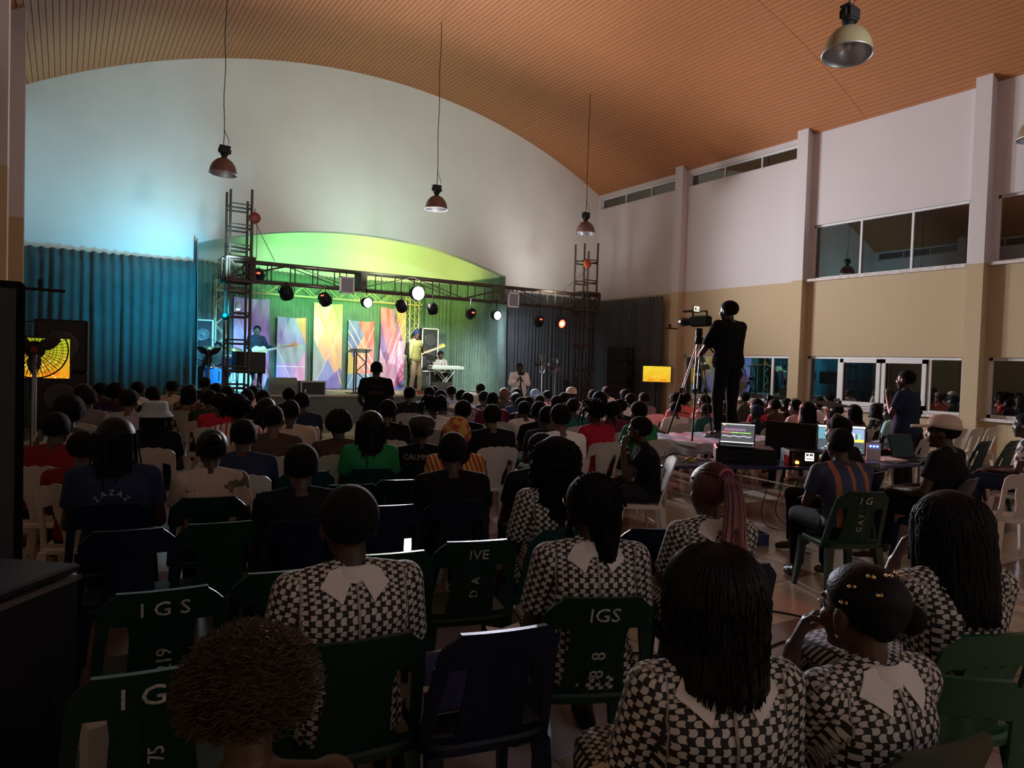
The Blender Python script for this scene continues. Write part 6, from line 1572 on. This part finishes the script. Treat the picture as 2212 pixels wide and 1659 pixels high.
# man standing in front of the stage
J = standing(elL=V(-.25, .0, 1.13), wrL=V(-.14, .16, .98), elR=V(.25, 0, 1.13), wrR=V(.14, .16, .98), hdL=V(1, .4, 0), hdR=V(-1, .4, 0))
o, me = person(J, 3.98, 10.1, 0, -.35, 'man standing in the aisle before the stage in a black shirt with faint red print', 'black', 'charcoal', h=.955, loose=1.1, slr=1.1)
bb = bvh_of(me); text_patch(bb, 'TRUST IN THE', .024, V(0, -.2, 1.36), mat('faint_print', (.09, .07, .07), .8), o); text_patch(bb, 'WWW', .075, V(0, -.2, 1.25), mat('faint_red_print', (.14, .03, .03), .8), o)
# man standing by the right windows
person(standing(elL=V(-.24, .08, 1.18), wrL=V(-.06, .22, 1.38), elR=V(.25, .05, 1.15), wrR=V(.10, .22, 1.20), hdL=V(.2, 0, 1), hdR=V(-1, .3, .3), curlL=.9), 9.35, 5.05, 0, .1, 'man in a dark navy buttoned shirt standing by the right windows, hand raised', 'navy', 'charcoal', hair='low', h=1.02, eyes=True, loose=1.1)
# singer
CL['olive_suit'] = mat('cloth_olive_suit', (.42, .43, .14), .8, bump=.15, bscale=12); CL['tan_trousers'] = mat('cloth_tan_trousers', (.50, .40, .25), .8)
J = standing(hyaw=-.9, elL=V(-.27, .05, 1.17), wrL=V(.02, .22, 1.22), hdL=V(.6, .3, .7), curlL=1.2, elR=V(.30, .06, 1.18), wrR=V(.40, .12, .93), hdR=V(.3, .2, -1), knL=V(-.18, .04, .50), anL=V(-.27, -.02, .09), toL=V(-.33, .10, .03), knR=V(.15, .05, .50), anR=V(.19, .0, .09), toR=V(.26, .12, .03))
o, me = person(J, 8.35, 18.3, SH, PI+.55, 'singer in an olive suit and dark cap holding a microphone on stage', 'olive_suit', 'tan_trousers', hat='beanie', hair=None, long_=True, hem=-.42, eyes=True, h=1.04, sk=2, loose=1.1, shoe_m=mat('red_shoes', (.4, .02, .02), .3))
wr = J['wrL']; MB().tube([wr+V(.03, .05, -.06), wr+V(.05, .07, .12)], .014, 8).obj('microphone', M_BLACK, o, True); mbk = MB(); mbk.ell(tuple(wr+V(.055, .075, .15)), (.026, .026, .03)); mbk.obj('microphone_head', M_CHROME, o, True)
# guitarist behind the singer
def guitar(par, M, body_c, name='guitar'):
    g_ = link(name, None, par, M=M)
    q = MB(); R = [(.0, .10), (.05, .13), (.12, .16), (.17, .145), (.22, .11), (.28, .12), (.33, .11), (.37, .06)]
    pts = [(x, w) for x, w in R]; poly = [(x, w) for x, w in pts]+[(x, -w) for x, w in reversed(pts)]; q.prism(poly, -.02, .02); link('guitar_body', q.mesh('guitar_body', body_c), g_)
    link('neck', MB().box((.68, 0, 0), (.66, .025, .055)).mesh('neck', mat('maple_neck', (.5, .42, .30), .4)), g_)
    q = MB(); q.prism([(1.0, .03), (1.18, .05), (1.22, .01), (1.18, -.035), (1.0, -.03)], -.01, .01)
    for k in range(4): q.box((1.03+.045*k, 0, .065), (.018, .015, .03))
    link('headstock', q.mesh('headstock', mat('amber_wood', (.75, .42, .08), .4)), g_)
    for z in (-.015, -.005, .005, .015): link('string', MB().tube([(.1, -.024, z), (1.1, -.016, z)], .0012, 4).mesh('string', M_CHROME), g_)
J = standing(elR=V(.27, .06, 1.16), wrR=V(.10, .22, 1.06), elL=V(-.28, .08, 1.15), wrL=V(-.32, .30, 1.15), hdL=V(0, 1, .2), hdR=V(-1, .3, -.2), curlL=1.1, curlR=.8)
o, _ = person(J, 8.85, 19.55, SH, PI+.1, 'guitarist in black partly hidden behind the singer', 'charcoal', 'black', hair='bald', long_=True, sk=2, eyes=True)
g0 = thing('electric_guitar', 'pale yellow electric guitar held behind the singer with amber headstock', 'guitar', (8.62, 19.25, SH+1.02)); guitar(g0, RY(-.35), mat('yellow_guitar', (.65, .62, .25), .3), 'instrument')
# bassist
J = standing(elR=V(.26, .04, 1.16), wrR=V(.08, .22, 1.10), elL=V(-.28, .10, 1.17), wrL=V(-.34, .30, 1.18), hyaw=-.5, hdR=V(-1, .3, -.2), hdL=V(0, 1, .2), curlL=1.1, curlR=.8)
o, _ = person(J, 4.32, 19.6, SH, PI+.25, 'bassist in a black shirt behind the left truss tower', 'suit', 'black', long_=True, sk=2, eyes=True)
g0 = thing('bass_guitar', 'bass guitar with amber headstock held level by the bassist', 'guitar', (4.15, 19.28, SH+1.02)); guitar(g0, RY(-.22), mat('wood_bass', (.6, .38, .18), .35), 'instrument')
# keyboard player
CL['grey_jacket'] = mat('cloth_grey_jacket', (.32, .30, .27), .8)
J = seated(arms_='low', pitch=-.25); o = link('person', body_mesh(J, 'person', .009, skinm=SKINS[0]), None, loc=(9.95, 19.85, SH), rz=PI, label='keyboard player in a grey jacket with white shirt seated behind the keyboard', cat='person')
me = shirt_mesh(J, CL['grey_jacket'], False, .011, long_=True, loose=1.06); link('jacket', me, o); link('trousers', trouser_mesh(J, CL['black'], .013), o); link('hair', hair_mesh('short', headM(J)), o); link_shoes(o, J, M_BLACK); add_eyes(o, headM(J))
bb = bvh_of(me); patch(bb, [(-.045, 0), (.045, 0), (.012, -.25), (-.012, -.25)], J['neck']+V(0, .06, -.02), M_COLLAR, 'shirt_front', o, .006, V(0, -1, 0), 8); patch(bb, [(-.01, -.02), (.01, -.02), (.018, -.24), (-.018, -.24)], J['neck']+V(0, .06, -.02), M_BLACK, 'tie', o, .011, V(0, -1, 0), 8)
def stool(x, y, z, label, h=.42):
    t = thing('round_stool', label, 'stool', (x, y, z)); MB().lathe([(.15, h-.06), (.17, h-.05), (.17, h-.01), (.15, h)], n=22).obj('seat', M_BLACK, t, True)
    for k in range(3): rod((.05*math.cos(k*2.1), .05*math.sin(k*2.1), h-.06), (.2*math.cos(k*2.1), .2*math.sin(k*2.1), 0), .012, t, 'leg', M_GREYM)
stool(9.95, 19.90, SH, 'black round stool under the keyboard player')
# drummer
J = seated(arms_='low', yaw=-.5); o, me = person(J, 3.36, 19.55, SH, PI-.1, 'drummer with a sleeveless teal lit top seated behind the drum kit', 'brown', 'black', sk=2, eyes=True, sleeve=.3)
stool(3.36, 19.62, SH, 'black round stool under the drummer')
for S, lab in (('L', 'left'), ('R', 'right')):
    w = J['wr'+S]; MB().tube([w+V(0, .02, 0), w+V(.02, .34, .05)], .007, 6).obj('drumstick', mat('hickory', (.5, .35, .2), .5), o)
# photographer in white
J = standing(elL=V(-.25, .12, 1.18), wrL=V(-.07, .28, 1.26), elR=V(.25, .12, 1.18), wrR=V(.07, .28, 1.26), hdL=V(.3, .5, .6), hdR=V(-.3, .5, .6), hpitch=-.1)
o, _ = person(J, 10.5, 16.2, 0, PI-.5, 'photographer in loose white clothes behind a tripod at the right of the stage', 'white', 'white', hair='low', hat=None, long_=True, h=.985, loose=1.22, slr=1.25, hem=-.3)
t = thing('camera_tripod', 'small dark tripod with a camera in front of the photographer in white', 'tripod', (10.32, 15.85, 0)); ap = V(0, 0, 1.15)
for k in range(3): f_ = V(.38*math.cos(k*2.094+.3), .38*math.sin(k*2.094+.3), .01); rod(ap, ap.lerp(f_, .5), .016, t, 'leg', M_BLACK); rod(ap.lerp(f_, .5), f_, .011, t, 'lower_leg', M_GREYM)
rod(ap, ap+V(0, 0, .22), .018, t, 'column', M_BLACK); MB().box((0, 0, 1.44), (.13, .08, .10), bev=.015).obj('camera_body', M_BLACK, t); MB().lathe([(.035, -.04), (.04, -.14), (.034, -.14)], (0, 0, 1.44), 18, 'y').obj('camera_lens', M_BLACKGL, t, True)
# music stand beside the desk on the right
t = thing('music_stand', 'black orchestral music stand with a phone clipped to it, right of the laptops', 'music stand', (8.95, 5.9, 0))
link('desk', MB().box((0, 0, 0), (.5, .32, .01)).mesh('desk', M_BLACK), t, M=T(0, 0, 1.28) @ RX(.2)); rod((0, 0, .05), (0, 0, 1.27), .012, t, 'pole', M_GREYM)
for k in range(3): rod((0, 0, .3), (.3*math.cos(k*2.1), .3*math.sin(k*2.1), .01), .01, t, 'leg', M_GREYM)
MB().box((.2, .02, 1.33), (.12, .02, .05), bev=.005).obj('clip', M_GREYM, t)

# ---------------------------------------------------------------- small belongings
t = thing('open_booklet', 'bright white open booklet on the lap beside the woman with braids', 'booklet', (1.50, 2.36, .60), -.2)
for s in (-1, 1): link('page', MB().box((s*.038, 0, 0), (.075, .10, .004)).mesh('page', mat('page_white', (.75, .78, .80), .6)), t, M=RX(.5) @ RY(-s*.35))
MB().box((0, 0, -.025), (.16, .11, .015)).obj('cover', mat('booklet_cover', (.10, .10, .14), .6), t)
t = thing('blue_notebook', 'navy notebook standing on the seat of the empty blue chair', 'notebook', (1.17, 2.22, .435), -.2)
link('cover', MB().box((0, 0, .115), (.15, .03, .21), bev=.004).mesh('cover', mat('navy_leather', (.05, .05, .14), .45)), t, M=RX(-.2)); link('clasp', MB().box((-.07, -.018, .1), (.03, .008, .02)).mesh('clasp', M_CHROME), t, M=RX(-.2))
t = thing('open_notebook', 'open notebook with cream pages on the lap of the bob haired woman', 'notebook', (1.10, 1.30, .64), .2)
link('cover', MB().box((0, 0, 0), (.34, .22, .012)).mesh('cover', M_BLACK), t, M=RY(.12)); link('pages', MB().box((0, 0, .012), (.31, .2, .012)).mesh('pages', mat('cream_pages', (.55, .48, .32), .7)), t, M=RY(.12))
t = thing('paper_bag', 'white folded paper on the seat of the green chair in the lower left', 'paper', (.12, 2.35, .436), .2); MB().box((0, 0, .10), (.12, .10, .2), bev=.01).obj('wrap', mat('white_paper', (.45, .44, .44), .8), t)
t = thing('smartphone', 'phone with a pale green lit screen held up beyond the woman with braids', 'phone', (2.36, 2.9, 1.09), -.5); MB().box((0, 0, 0), (.055, .010, .045), bev=.003).obj('case', M_BLACK, t); MB().box((0, -.0065, 0), (.048, .002, .038)).obj('screen', emis('phone_green', (.35, 1, .6), .8), t)
t = thing('tote_bag', 'dark bag on the floor beyond the left loudspeaker', 'bag', (-.12, 4.3, 0), .2); q = MB(); q.loft([[V(a*w, b*d, z) for a, b in ((-1, -.8), (-.8, -1), (.8, -1), (1, -.8), (1, .8), (.8, 1), (-.8, 1), (-1, .8))] for z, w, d in ((0, .13, .08), (.1, .15, .09), (.22, .12, .06), (.26, .08, .02))]); q.obj('pouch', M_BLACK, t, True); MB().tube([(-.06, 0, .25), (-.04, 0, .36), (.04, 0, .36), (.06, 0, .25)], .008, 6).obj('handle', M_BLACK, t, True)

# ---------------------------------------------------------------- palm and ground outside the right windows
MB().box((22, 7, -.12), (14, 30, .1)).obj('floor_outside', mat('night_ground', (.04, .05, .04), .9), kind='structure')
t = thing('palm_tree', 'palm tree outside the right windows catching a little light', 'tree', (17.6, 8.6, -.05))
MB().tube([(0, 0, 0), (.05, 0, .8), (.02, 0, 1.5)], [.16, .13, .1], 10).obj('trunk', mat('palm_bark', (.10, .08, .06), .9), t, True)
M_FROND = mat('palm_green', (.12, .20, .04), .6); rnd_ = random.Random(3)
for k in range(11):
    a = k*2*PI/11+rnd_.random()*.3; q = MB(); P = [V(.02+math.cos(a)*r, math.sin(a)*r, 1.5+.55*math.sin(r*1.5)-.16*r*r) for r in [.0, .2, .4, .6, .8, 1.0, 1.2, 1.4]]; q.tube(P, .012, 5)
    for i in range(1, 30):
        u = i/30*7; j = min(6, int(u)); p = P[j].lerp(P[j+1], u-j); d = (P[j+1]-P[j]).normalized(); s = V(-math.sin(a), math.cos(a), 0); L = .32*math.sin(PI*(.12+.8*i/30))
        for sg in (-1, 1): e = p+(s*sg+d*.7+V(0, 0, -.35)).normalized()*L; w = d*.012; q.add([p-w, p+w, e], [(0, 1, 2)]); q.add([p-w, p+w, e+V(0, 0, -.003)], [(2, 1, 0)])
    q.obj('frond', M_FROND, t)
point((17.2, 6.2, 2.6), (1, .95, .6), 14, .1, 'palm_light')  # unseen point light for the palm, without a lamp body

# ---------------------------------------------------------------- added housings for the rear fill lights, then the blue curtain spot
t = thing('rear_wash_housing', 'black housing added for the rear wash light, unseen behind the camera', 'spotlight', (7.0, -2.85, 5.4))  # unseen body added around the rear wash spot
MB().lathe([(.03, -.15), (.14, -.12), (.16, .08), (.15, .08)], n=20, axis='y').obj('housing', M_BLACK, t, True); MB().box((0, -.16, 0), (.1, .08, .2)).obj('bracket', M_BLACK, t)
t = thing('rear_fill_housing', 'small round housing added for the rear fill light, unseen behind the camera', 'lamp', (3.2, -3.0, 3.2))  # unseen lamp body added at the rear fill point
MB().lathe([(.12, -.07), (.13, -.02), (.11, .02)], n=20, axis='y').obj('base', M_FRAME, t, True); MB().lathe([(.10, .02), (.08, .06), (.01, .08)], n=20, axis='y').obj('diffuser', emis('fill_diffuser', (.92, .94, 1), 3), t, True)
t = thing('stage_spotlight', 'small spotlight clamped low on the left truss tower throwing blue light', 'spotlight', (2.93, 16.30, 2.52))
MB().lathe([(.03, -.1), (.07, -.07), (.075, -.0), (.06, .0)], n=18, axis='y').obj('housing', M_BLACK, t, True); rod((0, -.02, 0), (.14, .28, .0), .012, t, 'clamp', M_BLACK)
